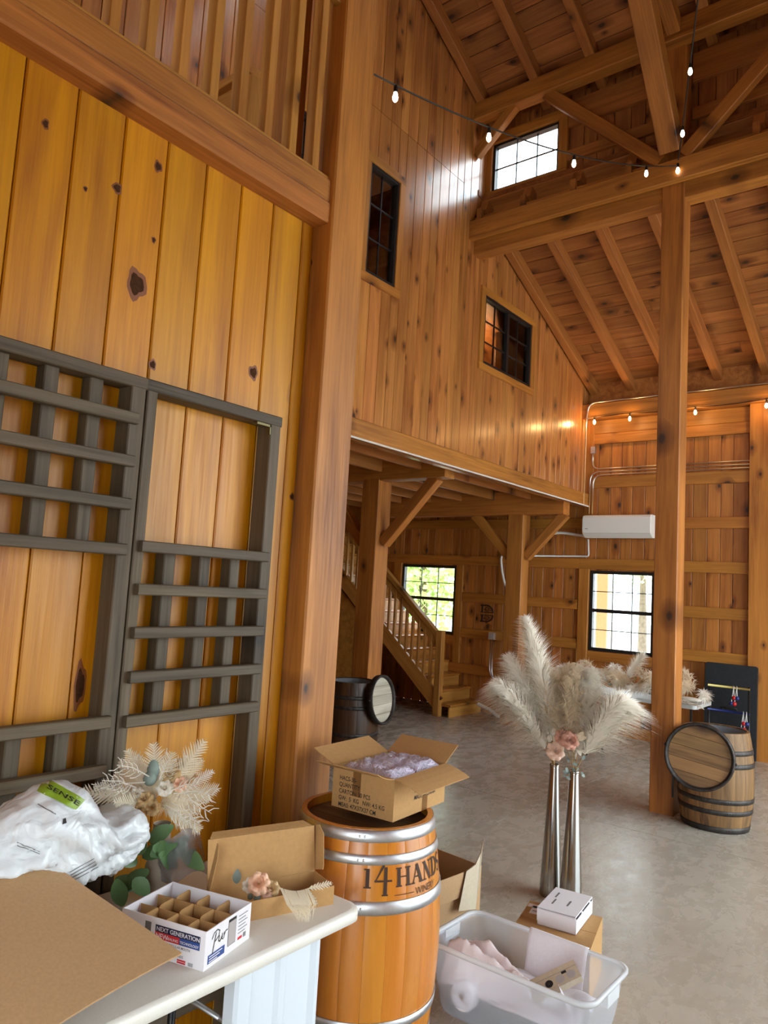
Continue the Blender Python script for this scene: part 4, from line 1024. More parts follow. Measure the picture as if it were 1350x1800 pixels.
mb.grid(pts); o = part('napkin', mb, 'fabric_white', None, WM[tub]); tag(o, 'white cloth napkin draped over the rim of the storage tub', 'fabric'); sd = o.modifiers.new('thick', 'SOLIDIFY'); sd.thickness = .003
cloth('white cloth lining the bottom of the storage tub', 'lining_cloth', 'fabric_white', -.165, .165, -.30, .31, lambda u, v: .13 + .05 * NZ(u, v, 4) + .04 * math.sin(PI * u), 24)
# printed carton, card and roll inside the tub
pc = thing('printed_carton', 'slim cream carton with round printed seals leaning in the storage tub', 'box', T(3.11, 1.555, 0) @ frame((-.13, -.12, .175), (.55, -.62, .40), (-.65, .25, .7)))
mb = MB(); mb.box(0, .22, 0, .085, 0, .03); part('carton', mb, 'card_pale', pc)
for i, x in enumerate((.035, .085, .135, .185)):
    mb = MB(); mb.lathe([(.001, .0008), (.017, .0008)], 24); mb.lathe([(.0175, .0006), (.0195, .0006)], 24) if i != 1 else None
    part('seal', mb, 'ink' if i == 1 else 'jar_print', pc, T(x, .030, .030))
patch(pc, 'grey_ink', T(0, 0, .0302), .0, .22, .0585, .060, 'print_line'); patch(pc, 'ink', T(0, 0, .0302), .150, .172, .060 - .015, .060 - .003, 'print_block')
cd = part('folded_card', MB().add([(0, 0, 0), (.10, 0, .0), (.10, .10, .01), (0, .10, .01), (0, 0, .002), (.10, 0, .002), (.10, .10, .012), (0, .10, .012)], [(0, 3, 2, 1), (4, 5, 6, 7), (0, 1, 5, 4), (1, 2, 6, 5), (2, 3, 7, 6), (3, 0, 4, 7)]), 'white_card', None, T(3.11, 1.555, 0) @ T(-.12, -.29, .17) @ RZ(.6) @ RX(.9)); tag(cd, 'white folded card standing in the corner of the storage tub', 'card')
rl_ = thing('ribbon_roll', 'white roll of ribbon lying against the inside of the storage tub', 'roll', T(3.11, 1.555, 0) @ frame((-.13, .20, .10), (0, -1, .1), (-1, .1, .1)))
mb = MB(); mb.lathe([(.012, 0), (.055, 0), (.058, .004), (.058, .05), (.055, .054), (.012, .054), (.012, 0)], 32); part('tape_roll', mb, 'fabric_white', rl_)
mb = MB(); mb.lathe([(.012, .0545), (.0095, .0545), (.0095, .0)], 20); part('core', mb, 'card', rl_)

# ---- open box with carrier bag handles behind the wine barrel
ob = thing('open_box', 'open brown box with torn upright flaps behind the wine barrel', 'box', frame((3.50, 2.30, 0), (.94, -.10, 0)))
open_box(ob, .42, .34, .27, 'card_dark')
flap(ob, (0, 0, .27), (1, 0, 0), (0, -1, 0), .25, .12, -82, 'card_dark')
flap(ob, (0, .34, .27), (1, 0, 0), (0, 1, 0), .42, .12, -60, 'card_dark')
fp = [WM[ob].inverted() @ at(px, py, 1, 2.235 + .004 * k) for k, (px, py) in enumerate(((806, 1602), (836, 1598), (843, 1545), (850, 1476), (845, 1500), (836, 1520), (820, 1532)))]
mb = MB(); n = len(fp); mb.add([tuple(p) for p in fp] + [tuple(p + Vector((.01, .01, 0))) for p in fp], [tuple(range(n)), tuple(reversed(range(n, 2 * n)))] + [(i, n + i, n + (i + 1) % n, (i + 1) % n) for i in range(n)]); part('torn_flap', mb, 'card_pale', ob)
cbg = thing('carrier_bag', 'crumpled clear carrier bag with loop handles stuffed in the box behind the wine barrel', 'bag', WM[ob] @ T(.12, .2, .02))
M['clear_bag'] = film('clear_carrier_plastic', lin(226, 230, 230), .55, .2, .6, 24)
mb = MB(); pts = [[((.10 + .02 * math.sin(3 * a + z * 20)) * math.cos(a) * (1 - z * .9), (.09 + .015 * math.sin(4 * a)) * math.sin(a) * (1 - z * .9), z) for a in [2 * PI * k / 20 for k in range(20)]] for z in (0, .06, .12, .18, .24, .28)]
mb.grid(pts, True, True); part('bag_body', mb, 'clear_bag', cbg)
for s in (-1, 1):
    mb = MB(); mb.tube([(s * .05, 0, .25), (s * .06, .01, .31), (s * .035, .0, .355), (s * .01, -.01, .31), (s * .012, 0, .25)], .009, 8); part('bag_handle', mb, 'clear_bag', cbg)

# ---- white plastic carrier bag on the table
bg = thing('shopping_bag', 'crumpled white plastic shopping bag with a green printed band on the table', 'bag', T(1.28, 2.2, TZ))
t = NT('white_bag_plastic'); vec, _ = t.obj_coord(False); t.b.inputs['Base Color'].default_value = lin(220, 225, 228) + (1,); t.b.inputs['Roughness'].default_value = .28
n1 = t.math('ABSOLUTE', t.math('SUBTRACT', t.noise(vec, 9, 2, .5, .8), .5)); n2 = t.math('ABSOLUTE', t.math('SUBTRACT', t.noise(vec, 24, 2, .5, .6), .5))
t.bump(t.math('ADD', n1, t.math('MULTIPLY', n2, .2)), .6, .04); M['bag_white'] = t.m
BS = [(-40, 1455, 1560), (0, 1424, 1562), (40, 1396, 1556), (66, 1376, 1552), (90, 1369, 1550), (120, 1372, 1548), (140, 1388, 1545), (155, 1410, 1540), (170, 1428, 1536), (188, 1427, 1530), (210, 1414, 1522), (230, 1410, 1506), (243, 1428, 1484), (249, 1446, 1468)]   # outline: column, top row, bottom row
rows = []
for k in range(60):
    f = k / 59 * (len(BS) - 1); i = min(int(f), len(BS) - 2); q = f - i; e = [BS[i][c] * (1 - q) + BS[i + 1][c] * q for c in range(3)]
    top, bot = at(e[0], e[1], 1, 2.22) - WM[bg].translation, at(e[0], e[2], 1, 2.14) - WM[bg].translation
    bot.z = max(bot.z, .006); mid = (top + bot) / 2; hz_ = (top.z - bot.z) / 2; dy = .135 * math.sin(PI * min(.97, .12 + .86 * k / 59)) ** .6; row = []
    for j in range(56):
        a = 2 * PI * j / 56; c, s_ = math.cos(a), math.sin(a); cr = .030 * noise.noise((k * .11, 2.2 * c, 2.2 * s_ + 3)) + .034 * (abs(noise.noise((k * .16, 3.6 * c + 7, 3.6 * s_))) - .15) + .014 * abs(noise.noise((k * .30, 6 * c, 6 * s_)))
        cr *= min(1, (60 - k) / 16)
        cr *= 1 - .75 * max(0, s_) ** 4
        row.append((mid.x + (top.x - bot.x) / 2 * s_, mid.y - .02 + dy * c * (1 if c > 0 else 1.15) * abs(c) ** -.15 * 1.0 if abs(c) > 1e-3 else mid.y, max(.004, mid.z + hz_ * s_) + .6 * cr * 0) if False else (mid.x, mid.y + (dy + cr * 1.3) * c, max(.004, mid.z + (hz_ + cr) * s_)))
    rows.append(row)
mb = MB(); mb.grid(rows, True, True); mb.poly(rows[-1]); mb.poly(list(reversed(rows[0])))
bag_body = part('bag_body', mb, 'bag_white', bg)
bvh = BVHTree.FromPolygons([Vector(v) for v in mb.v], [f for f in mb.f if len(f) < 5])
M['green_print'] = plain('leaf_green_print', lin(132, 160, 44), .35)
def on_bag(px, py, off=.0015):
    o = Vector((0, 0, EYE)) - WM[bg].translation; d = Vector(RC.T @ np.array([px - CX, CY - py, -F])).normalized()
    hit = bvh.ray_cast(o, d)
    if hit[0] is None:
        nr = bvh.find_nearest(o + d * ((Vector((0, 0, .2)) - o).dot(d))); return nr[0] + nr[1] * off
    n = hit[1] if hit[1].dot(d) < 0 else -hit[1]; return hit[0] + n * off
def bag_patch(name, mat, quad, nu, nv, off):
    """print lying on the bag: a patch whose corners are given on the photograph, dropped onto the bag's real surface"""
    mb = MB(); a, b, c, d = [Vector(q) for q in quad]
    mb.grid([[tuple(on_bag(*(a.lerp(b, i / nu)).lerp(d.lerp(c, i / nu), j / nv), off)) for i in range(nu + 1)] for j in range(nv + 1)]); return part(name, mb, mat, bg)
bag_patch('green_band', 'green_print', ((80, 1367), (149, 1406), (133, 1424), (65, 1391)), 14, 6, .002)
vs, fs = text_mesh('SENSE', 12, 1.05); tw = max(v[0] for v in vs)
mb = MB(); mb.add([tuple(on_bag(81 + 56 * (x / tw) + .5 * y, 1386 + 30 * (x / tw) - .75 * y, .0035)) for x, y, z in vs], fs); part('printed_word', mb, 'ink', bg)
for k in range(4): bag_patch('small_print', 'grey_ink', ((122 + 2 * k, 1536 + 5 * k - 4), (166 + 2 * k, 1512 + 5 * k - 4), (166 + 2 * k, 1513.2 + 5 * k - 4), (122 + 2 * k, 1537.2 + 5 * k - 4)), 8, 1, .002)
bag_patch('small_print', 'grey_ink', ((66, 1413), (98, 1430), (98, 1432), (66, 1415)), 6, 1, .002)
for k in range(2): bag_patch('small_print', 'grey_ink', ((30, 1480 + 5 * k), (70, 1497 + 4 * k), (70, 1498.2 + 4 * k), (30, 1481.2 + 5 * k)), 6, 1, .002)
bag_patch('printed_motif', 'ink', ((110, 1440), (115, 1438), (117, 1447), (109, 1449)), 2, 2, .002)

# ---- dried bouquet with green leaves on the table
bq = thing('dried_bouquet', 'dried bouquet of bleached ferns and cream flowers in a wrapped jar on the table', 'flowers', T(1.66, 2.24, TZ))
o_ = WM[bq].translation
def bl(px, py, dep=0.0):
    d = Vector(RC.T @ np.array([px - CX, CY - py, -F])); h = Vector((o_.x, o_.y, 0)).normalized(); t = (o_.x * h.x + o_.y * h.y + dep) / (d.x * h.x + d.y * h.y)
    return Vector((0, 0, EYE)) + d * t - o_
M['jar_wrap'] = film('grey_cellophane', lin(150, 150, 152), .55, .15, .7, 22); M['twine'] = plain('pale_twine_wrap', lin(176, 160, 142), .8, bump=.6, nscale=60)
neck = bl(288, 1462, .0)
mb = MB(); mb.lathe([(.001, .0), (.045, .0), (.048, .02), (.046, .10), (.034, .15), (.030, neck.z + .03)], 24); part('jar', mb, 'twine', bq)
ctr = bl(280, 1400, .0)
fr_list = [(358, 1302), (330, 1330), (268, 1310), (210, 1337), (222, 1318), (165, 1380), (142, 1392), (178, 1398), (385, 1385), (375, 1355), (366, 1402), (350, 1425), (335, 1440), (312, 1425), (300, 1400), (345, 1390), (200, 1362), (250, 1352), (352, 1460), (240, 1330), (300, 1325), (225, 1380), (205, 1410), (325, 1410), (285, 1420), (310, 1345), (258, 1385), (340, 1365), (232, 1410), (275, 1338), (355, 1335)]
for i, (px, py) in enumerate(fr_list):
    mb = MB(); rnd = random.Random(i); tip = bl(px, py, -.10 * rnd.random() - (.06 if py > 1390 else -.02)); b0 = ctr.lerp(tip, .18) + Vector((0, 0, -.02)); feather_leaf(mb, b0, tip, [.050, .040][i % 2] + .014 * rnd.random(), 17, i, (-.6, -.6, .25)); part('fern_frond', mb, ['bleached', 'pampas', 'bleached', 'pampas_tan'][i % 4] if i % 7 else 'bleached', bq)
for i, (px, py, r, mt, dp) in enumerate(((255, 1405, .030, 'tanflower', -.08), (268, 1420, .028, 'tanflower', -.09), (245, 1425, .026, 'tanflower', -.09), (300, 1362, .042, 'tanflower', -.03), (325, 1350, .045, 'tanflower', .0), (290, 1385, .030, 'white_petal', -.07), (316, 1378, .028, 'peach', -.06), (240, 1395, .026, 'white_petal', -.06))): rose(bq, bl(px, py, dp), r, mt, (-.6, -.55, .5), i + 20, 'dried_flower')
for i, (px, py, qx, qy) in enumerate(((300, 1410, 352, 1450), (310, 1400, 372, 1430), (305, 1395, 380, 1398), (290, 1415, 330, 1448), (300, 1390, 350, 1378), (255, 1375, 160, 1392), (262, 1365, 205, 1345), (280, 1370, 300, 1330), (240, 1385, 180, 1372))):
    mb = MB(); a, b = bl(px, py, -.10), bl(qx, qy, -.13); ax = b - a; sd = ax.cross(Vector((-.6, -.6, .3))).normalized(); mb.tube([a, a.lerp(b, .5) + Vector((0, 0, .01)), b], [.0022, .0018, .001], 5)
    for k in range(9):
        p = a.lerp(b, .25 + .08 * k); sg = 1 if k % 2 else -1; mb.tube([p, p + sd * sg * .018 + ax.normalized() * .014, p + sd * sg * .024 + ax.normalized() * .030], [.0018, .0016, .0012], 5)
    part('white_sprig', mb, 'white_petal', bq)
mb = MB(); mb.ball(bl(270, 1352, -.04), (.022, .022, .036), 12, 8); mb.ball(bl(264, 1368, -.05), (.024, .022, .026), 12, 8); part('grey_pod', mb, 'eucalyptus', bq)
mb = MB()
for px, py, px2, py2 in ((185, 1395, 206, 1410), (332, 1378, 345, 1362)): mb.tube([bl(px, py, -.06), bl(px2, py2, -.07)], .006, 8)
part('bunny_tail', mb, 'card_dark', bq)
lv = [(262, 1478, 30, -20), (300, 1484, -26, 14), (268, 1490, 25, 10), (250, 1505, 40, -16), (262, 1530, -42, 26), (205, 1545, 8, 40), (240, 1560, -26, -12), (235, 1545, 20, 20), (280, 1500, 30, 20), (320, 1495, 26, 22), (330, 1510, 22, 8), (255, 1470, -14, 26), (300, 1510, 20, -30), (240, 1520, -30, -20)]
for i, (px, py, dx, dy) in enumerate(lv):
    mb = MB(); p0 = bl(px, py, -.05 - .04 * (i % 3)); p1 = bl(px + dx, py + dy, -.06 - .05 * (i % 2)); leaf(mb, p0, p1 - p0, (-.55, -.6, .5), max(.068, (p1 - p0).length * 1.35), .062); part('green_leaf', mb, 'leaf', bq)
mb = MB(); rows = []
for i in range(11):
    f = i / 10; row = []
    for j in range(15):
        q = j / 14; p_ = bl(262 + 90 * q + 15 * f, 1468 + 75 * f + 12 * math.sin(6 * q), -.02 - .09 * math.sin(PI * q)); p_ = p_ + Vector((-.6, -.6, .3)) * .018 * noise.noise((q * 9, f * 7, 2)); row.append(tuple(p_))
    rows.append(row)
mb.grid(rows); part('cellophane', mb, 'jar_wrap', bq)

# ---- posy lying in the mailer box
ps = thing('flower_posy', 'small posy with a peach dahlia and a cream grass plume lying in the mailer box', 'flowers', WM[ml_] @ T(.18, .07, .03))
o2_ = WM[ps]
def pm(px, py, dep=0.0):
    o = o2_.translation; d = Vector(RC.T @ np.array([px - CX, CY - py, -F])); h = Vector((o.x, o.y, 0)).normalized(); t = (o.x * h.x + o.y * h.y + dep) / (d.x * h.x + d.y * h.y)
    return o2_.inverted() @ (Vector((0, 0, EYE)) + d * t)
nl = o2_.to_3x3().inverted() @ Vector((-.65, -.6, .45))
rose(ps, pm(455, 1553, -.03), .040, 'peach', nl, 60, 'dahlia'); rose(ps, pm(438, 1556, -.01), .026, 'white_petal', nl, 61, 'dahlia')
rose(ps, pm(478, 1562, -.02), .028, 'tanflower', nl, 62, 'dried_flower'); rose(ps, pm(470, 1570, -.03), .020, 'rose_blush', nl, 63, 'dried_flower')
mb = MB(); mb.ball(pm(452, 1578, -.03), (.013, .013, .013), 8, 6); mb.ball(pm(440, 1576, -.02), (.010, .010, .010), 8, 6); part('berry', mb, 'eucalyptus', ps)
mb = MB(); rnd = random.Random(5)
for i in range(120):
    f = rnd.random(); a = pm(492 + 50 * f, 1560 + 6 * math.sin(3 * f), -.03); b = pm(503 + 48 * f + 5 * rnd.random(), 1590, -.085); c = pm(522 + 28 * rnd.random(), 1600 + 26 * rnd.random(), -.105); w_ = Vector((.0013, 0, .0004)); k = len(mb.v)
    mb.v += [tuple(v) for v in (a - w_, a + w_, b + w_, b - w_, c)]; mb.f += [(k, k + 1, k + 2, k + 3), (k + 3, k + 2, k + 4)]; mb.sm += [True, True]
part('grass_plume', mb, 'bleached', ps)
mb = MB(); feather_leaf(mb, pm(540, 1562, -.03), pm(584, 1553, -.05), .02, 8, 3); feather_leaf(mb, pm(540, 1562, -.03), pm(560, 1590, -.08), .01, 6, 4); part('fern_frond', mb, 'bleached', ps)
mb = MB(); leaf(mb, (0, 0, 0), (0, 0, 1), (-.6, -.6, .2), .045, .034); o = part('silver_leaf', mb, 'eucalyptus', None, T(*(WM[ml_] @ Vector((.10, .135, .07))))); tag(o, 'round grey-green leaf propped against the mailer box lid', 'leaf')

# ================================================================ FAR THINGS
# ---- wall-mounted air conditioner with its pipes
ac = thing('air_conditioner', 'white wall-mounted air conditioner above the window by the centre post', 'air conditioner', frame((XB - .055, 4.33, 2.70), (0, -1, 0)) @ Matrix.Scale(-1, 4, (0, 1, 0)))
prof = [(0, 0), (.12, -.005), (.165, .03), (.205, .06), (.21, .10), (.21, .27), (.19, .305), (.14, .315), (0, .315)]
mb = MB(); rows = [[(x, y, z) for y, z in prof] for x in (0, .012, .96, .972)]
for r, s in ((rows[0], .97), (rows[3], .97)):
    for i, (x, y, z) in enumerate(r): r[i] = (x, y * s, .16 + (z - .16) * s)
mb.grid(rows, False); mb.poly(rows[0]); mb.poly(list(reversed(rows[3]))); part('casing', mb, 'ac_white', ac)
mb = MB(); mb.box(.01, .962, .166, .214, .040, .046); mb.box(.01, .962, .2085, .2125, .093, .097); part('louvre', mb, 'ac_white', ac)
mb = MB(); mb.box(.045, .085, .2095, .2115, .112, .120); part('maker_mark', mb, 'grey_ink', ac)
M['pipe_white'] = plain('white_pipe_lagging', lin(226, 222, 214), .5, bump=.2, nscale=30)
def P(px, py, x=XB - .06): return at(px, py, 0, x)
def pipe(name, label, pts, r, mat, cat='pipe', n=10, fillet=0):
    mb = MB(); mb.tube(pts, r, n); o = part(name, mb, mat, None); return tag(o, label, cat)
def bend(pts, rad, k=6):
    """round the corners of a polyline"""
    pts = [Vector(p) for p in pts]; out = [pts[0]]
    for a, b, c in zip(pts, pts[1:], pts[2:]):
        u, v = (a - b).normalized(), (c - b).normalized(); r = min(rad, (a - b).length * .49, (c - b).length * .49); p, q = b + u * r, b + v * r
        out += [p.lerp(b, t).lerp(b.lerp(q, t), t) for t in [i / k for i in range(k + 1)]]
    return out + [pts[-1]]
pipe('lagged_pipe', 'thick white lagged pipe running into the air conditioner', bend([P(955, 940, 10.05), P(985, 936, 10.1), P(1034, 943, 10.1)], .1), .022, 'pipe_white')
pipe('drain_pipe', 'thin white drain pipe dropping from the air conditioner', bend([P(1034, 948), P(1035, 978), P(920, 977)], .04), .012, 'pipe_white')
pipe('lagged_pipe', 'white lagged pipe hanging beside the post near the letter sign', bend([P(888, 968), P(880, 980), P(883, 1010), P(890, 1035)], .12), .018, 'pipe_white')
pipe('floor_hose', 'white hose lying at the foot of the stairs', [Vector((9.75, 5.80, .185)), Vector((9.80, 5.62, .12)), Vector((9.86, 5.50, .03)), Vector((9.92, 5.38, .03)), Vector((9.98, 5.28, .06)), Vector((10.02, 5.22, .14))], .026, 'pipe_white', 'hose')
# ---- conduits
CDT = XB - .075
pipe('conduit', 'long steel conduit over the eave beam turning down the corner of the loft wall', bend([Vector((9.97, -2.0, 4.645)), Vector((9.97, 4.30, 4.645)), Vector((9.97, 4.33, 4.40)), Vector((9.97, 4.33, 3.17))], .12), .012, 'conduit', 'conduit')
for i, (zt, ye, lab) in enumerate(((3.70, 4.28, 'uppermost of three parallel steel conduits, rising to the small box in the corner'), (3.655, 4.31, 'middle one of three parallel steel conduits on the end wall'), (3.61, 4.265, 'lowest of three parallel steel conduits, dropping past the loft beam'))):
    if i == 0: pts = [Vector((CDT, -2, zt)), Vector((CDT, ye, zt)), Vector((CDT, ye, 3.93))]
    else: pts = [Vector((CDT, -2, zt)), Vector((CDT, ye, zt)), Vector((CDT, ye, 3.05))]
    pipe('conduit', lab, bend(pts, .14), .0105, 'conduit', 'conduit')
jb = thing('junction_box', 'small steel junction box in the corner under the eave bulbs', 'junction box', frame((CDT + .03, 4.31, 3.93), (0, -1, 0)) @ Matrix.Scale(-1, 4, (0, 1, 0)))
mb = MB(); mb.box(0, .065, 0, .05, 0, .10); part('box', mb, 'steel', jb); mb = MB(); mb.box(.004, .061, .05, .054, .004, .096); part('cover', mb, 'steel', jb)
pipe('edge_conduit', 'pale conduit running along the bottom edge of the loft beam', [Vector((2.75, YF - .078, 3.158)), Vector((XB - .06, YF - .078, 3.158))], .010, M['pale_conduit'] if 'pale_conduit' in M else 'pipe_white', 'conduit')
ot = thing('outlet_box', 'grey outlet box with two conduits below the letter sign', 'outlet', frame((XB - .047, 5.87, 1.12), (0, -1, 0)) @ Matrix.Scale(-1, 4, (0, 1, 0)))
mb = MB(); mb.box(0, .10, 0, .05, 0, .11); part('box', mb, 'steel', ot); mb = MB(); mb.box(.006, .094, .05, .055, .006, .104); part('cover', mb, 'jar_print', ot)
for k in (0, 1):
    mb = MB(); mb.tube(bend([Vector((.03 + .04 * k, .03, 0)), Vector((.03 + .04 * k, .03, -.50 - .03 * k)), Vector((.16 + .02 * k, .03, -.66))], .08), .011); part('conduit_run', mb, 'conduit', ot)
# ---- letter D sign
ds = thing('letter_sign', 'dark split letter D sign on the end wall between the stairs and the post', 'sign', frame((XB - .012, 6.08, 1.385), (0, -1, 0)) @ Matrix.Scale(-1, 4, (0, 1, 0)))
def ribbon3(g, depth):
    top = [(x, 0, y) for x, y, z in g.v]; mb = MB(); mb.add([(x, depth, y) for x, y, z in g.v], g.f); mb.add(top, [tuple(reversed(f)) for f in g.f]); return mb
g = MB(); stroke(g, [(.03, 0), (.03, .098)], .024); stroke(g, [(.03, .142), (.03, .25)], .024); stroke(g, [(0, .142), (.235, .142)], .012); stroke(g, [(0, .098), (.235, .098)], .012)
stroke(g, [(0, .25), (.11, .25)] + arc(.11, .135, .115, .115, 80, 4, 8), .022, sub=2); stroke(g, [(0, 0), (.11, 0)] + arc(.11, .11, .118, .110, -80, -6, 8), .022, sub=2)
g2 = MB(); stroke(g2, arc(.12, .19, .04, .028, 0, 300, 14), .008, sub=2); stroke(g2, arc(.12, .055, .05, .022, 20, 340, 14), .008, sub=2); stroke(g2, [(.06, .185), (.20, .178)], .007); stroke(g2, [(.06, .045), (.18, .06)], .007)
o = part('letter', ribbon3(g, .010), 'ink_brown', ds); o2 = part('scroll', ribbon3(g2, .008), 'ink_brown', ds); o2['kind'] = 'stuff'
# ---- string lights: one thing per string
M['cord'] = plain('black_cord', (.01, .009, .008), .5); M['bulb'] = emit('warm_bulb', (1.0, .74, .42), 9.0); M['bulb_pale'] = emit('pale_lit_bulb', (1.0, .86, .66), 6.0)
def bulb_string(label, path, bulbs, mat, r=.019, drop=.055, cordr=.005, power=0):
    s = thing('string_light', label, 'string light', T(*path[0])); inv = WM[s].inverted()
    mb = MB(); mb.tube(path, cordr, 6); part('cord', mb, 'cord', s, inv)
    for b in bulbs:
        b = Vector(b); so = MB(); so.lathe([(.0005, 0), (.009, 0), (.011, -.012), (.013, -.03), (.0125, -drop + .012)], 12, m=T(*b)); k = part('socket', so, 'cord', s, inv)
        gl = MB(); z = -drop; gl.lathe([(.011, z + .012), (r * .8, z - .004), (r, z - r * .9), (r * .85, z - r * 1.9), (r * .4, z - r * 2.5), (.0005, z - r * 2.65)], 14, m=T(*b)); part('bulb', gl, mat, k, inv and WM[k].inverted())
        if power:
            ld = bpy.data.lights.new('bulb_glow', 'POINT'); ld.energy = power; ld.color = (1, .58, .22); ld.shadow_soft_size = .03; lo = bpy.data.objects.new('bulb_glow', ld); COL.objects.link(lo); lo.location = b + Vector((-.045, 0, z - r * 1.2))
    return s
def sag(a, b, d, n=20): return [Vector(a).lerp(Vector(b), i / n) + Vector((0, 0, -d * 4 * (i / n) * (1 - i / n))) for i in range(n + 1)]
A0 = Vector((2.69, 2.50, at(664, 128, 1, 2.5).z)); B0 = Vector((6.745, 2.10, 5.93))
A0.z -= .06; sp = sag(A0, B0, .17)
def on_path(path, px, row=False):
    """the point of a cord that the photograph shows at column px"""
    best = None
    for a, b in zip(path, path[1:]):
        for k in range(12):
            p = a.lerp(b, k / 12); c = RC @ (np.array(p) - np.array([0, 0, EYE])); x = CY + F * c[1] / c[2] if row else CX - F * c[0] / c[2]
            if best is None or abs(x - px) < best[0]: best = (abs(x - px), p)
    return best[1]
bulb_string('string of clear lit bulbs from the corner post to the centre post', sp, [on_path(sp, px) for px in (697, 861, 1009, 1136)], 'bulb_pale', .017)
E0 = at(1231, -40, 0, 5.3); sq = sag(E0, B0 + Vector((0, 0, .06)), .04)
bulb_string('double cord with lit bulbs rising from the centre post to the ridge', sq, [on_path(sq, 112, True), on_path(sq, 222, True), B0 + Vector((-.01, 0, .02))], 'bulb_pale', .019, .055, .006)
ev = [Vector((9.965, y, 4.425 + .01 * math.sin(7 * y))) for y in [4.33 - .25 * i for i in range(22)]]
bulb_string('string of warm glowing bulbs hung below the eave beam', ev, [Vector((9.965, at(px, 735, 0, 9.965).y, 4.425)) for px in (1045, 1107, 1222, 1347)], 'bulb', .021, .05, .006, 5)

# ---- table with dried flower garland under the end wall window
t2 = thing('display_table', 'narrow grey folding table with dried flowers under the end wall window', 'table', T(8.8, 3.1, 0))
i2 = WM[t2].inverted(); M['grey_top'] = plain('grey_table_top', lin(176, 176, 172), .45)
mb = MB(); rr = [[(x, y, z) for x, y in rrect(8.5, 9.15, 2.35, 3.80, .05)] for z in (.715, .755)]; mb.grid(rr, False, True); mb.poly(rr[1]); mb.poly(list(reversed(rr[0]))); part('table_top', mb, 'grey_top', t2, i2)
for y in (2.55, 3.6):
    mb = MB(); mb.tube([(8.58, y, 0), (8.62, y, .715)], .014); mb.tube([(9.07, y, 0), (9.03, y, .715)], .014); mb.tube([(8.6, y, .3), (9.05, y, .3)], .010); part('leg_frame', mb, 'black_metal', t2, i2)
gd = thing('flower_garland', 'long dried garland of pampas, pods and cream roses lying on the display table', 'flowers', T(8.75, 3.1, .756))
ig = WM[gd].inverted(); rnd = random.Random(3)
for i in range(22):
    y = 3.85 - 1.5 * i / 21; b = ig @ Vector((8.72 + .1 * rnd.random(), y, .80 + .03 * rnd.random())); out = Vector((-.26 - .1 * rnd.random(), (rnd.random() - .5) * .4, -.05 + .34 * rnd.random()))
    plume(gd, b, b + out * 1.1, .10, 200, 'pampas_tan' if i % 3 else 'pampas', (0, 0, .1), 100 + i, .85, .3)
for i in range(26):
    y = 3.75 - 1.25 * rnd.random(); c = ig @ Vector((8.58 + .25 * rnd.random(), y, .84 + .14 * rnd.random())); rose(gd, c, .045 + .022 * rnd.random(), ['white_petal', 'rose_blush', 'tanflower', 'white_petal', 'rose_pink'][i % 5], (-.7, -.3, .6), 200 + i)
for i in range(18):
    y = 3.85 - 1.35 * rnd.random(); c = ig @ Vector((8.62 + .2 * rnd.random(), y, .88)); mb = MB(); mb.tube([c, c + Vector((-.05 + .05 * rnd.random(), .14 * (rnd.random() - .3), .10 + .05 * rnd.random()))], [.012, .016], 8); part('pod', mb, ['white_petal', 'bleached', 'tanflower'][i % 3], gd)
mb = MB()
for i in range(40):
    y = 3.75 - 1.25 * rnd.random(); c = ig @ Vector((8.55 + .25 * rnd.random(), y, .80 + .07 * rnd.random())); leaf(mb, c, (-.6 * rnd.random(), rnd.random() - .5, .4 * rnd.random()), (-.5, 0, .8), .10, .04)
go = part('dark_leaf', mb, 'leaf', gd); go['kind'] = 'stuff'
plume(gd, ig @ Vector((8.75, 3.25, .82)), ig @ at(1128, 1152, 0, 8.8), .13, 700, 'pampas', (0, 0, .05), 300, .85)
plume(gd, ig @ Vector((8.70, 2.9, .80)), ig @ Vector((8.55, 2.30, .74)), .05, 220, 'pampas', (0, 0, .03), 301, .9)
bs = part('white_bundle', MB().ball((0, 0, 0), (.05, .13, .025), 14, 8), 'white_petal', None, T(8.80, 2.50, .785)); tag(bs, 'white folded bundle on the far end of the display table past the post', 'bundle')

# ---- ladder toss game against the end wall
bp = thing('black_panel', 'black folded table panel leaning on the end wall behind the ladder game', 'panel', frame((10.00, 2.66, 0), (0, -1, 0)) @ Matrix.Scale(-1, 4, (0, 1, 0)) @ RX(math.radians(3.5)))
mb = MB(); rr = [[(x, y, z) for x, z in rrect(0, .60, 0, 1.13, .03)] for y in (.05, .0)]; mb.grid(rr, False, True); mb.poly(rr[0]); mb.poly(list(reversed(rr[1]))); part('panel_board', mb, 'black_soft', bp)
mb = MB(); mb.tube([(.22, .06, .68 - .1), (.22, .075, .60), (.38, .075, .60), (.38, .06, .58)], .008, 8); part('carry_handle', mb, 'iron', bp)
lg = thing('ladder_game', 'ladder toss frame with one yellow and two dark rungs and red balls', 'game', T(9.78, 2.3, 0)); il = WM[lg].inverted()
M['yellow'] = plain('yellow_rung', lin(226, 206, 120), .4); M['dark_blue'] = plain('dark_blue_plastic', lin(28, 44, 110), .35); M['red_ball'] = plain('red_ball', lin(190, 30, 34), .3); M['white_cord'] = plain('white_cord', lin(230, 226, 220), .8)
for y in (2.55, 2.10):
    mb = MB(); mb.tube([(9.78, y, 0), (9.78, y, .90)], .013); mb.tube([(9.62, y, .013), (9.94, y, .013)], .013); part('upright', mb, 'black_metal', lg, il)
for z, mt in ((.872, 'yellow'), (.585, 'dark_blue'), (.30, 'dark_blue')):
    mb = MB(); mb.tube([(9.77, 2.56, z), (9.77, 2.09, z)], .013); part('rung', mb, mt, lg, il)
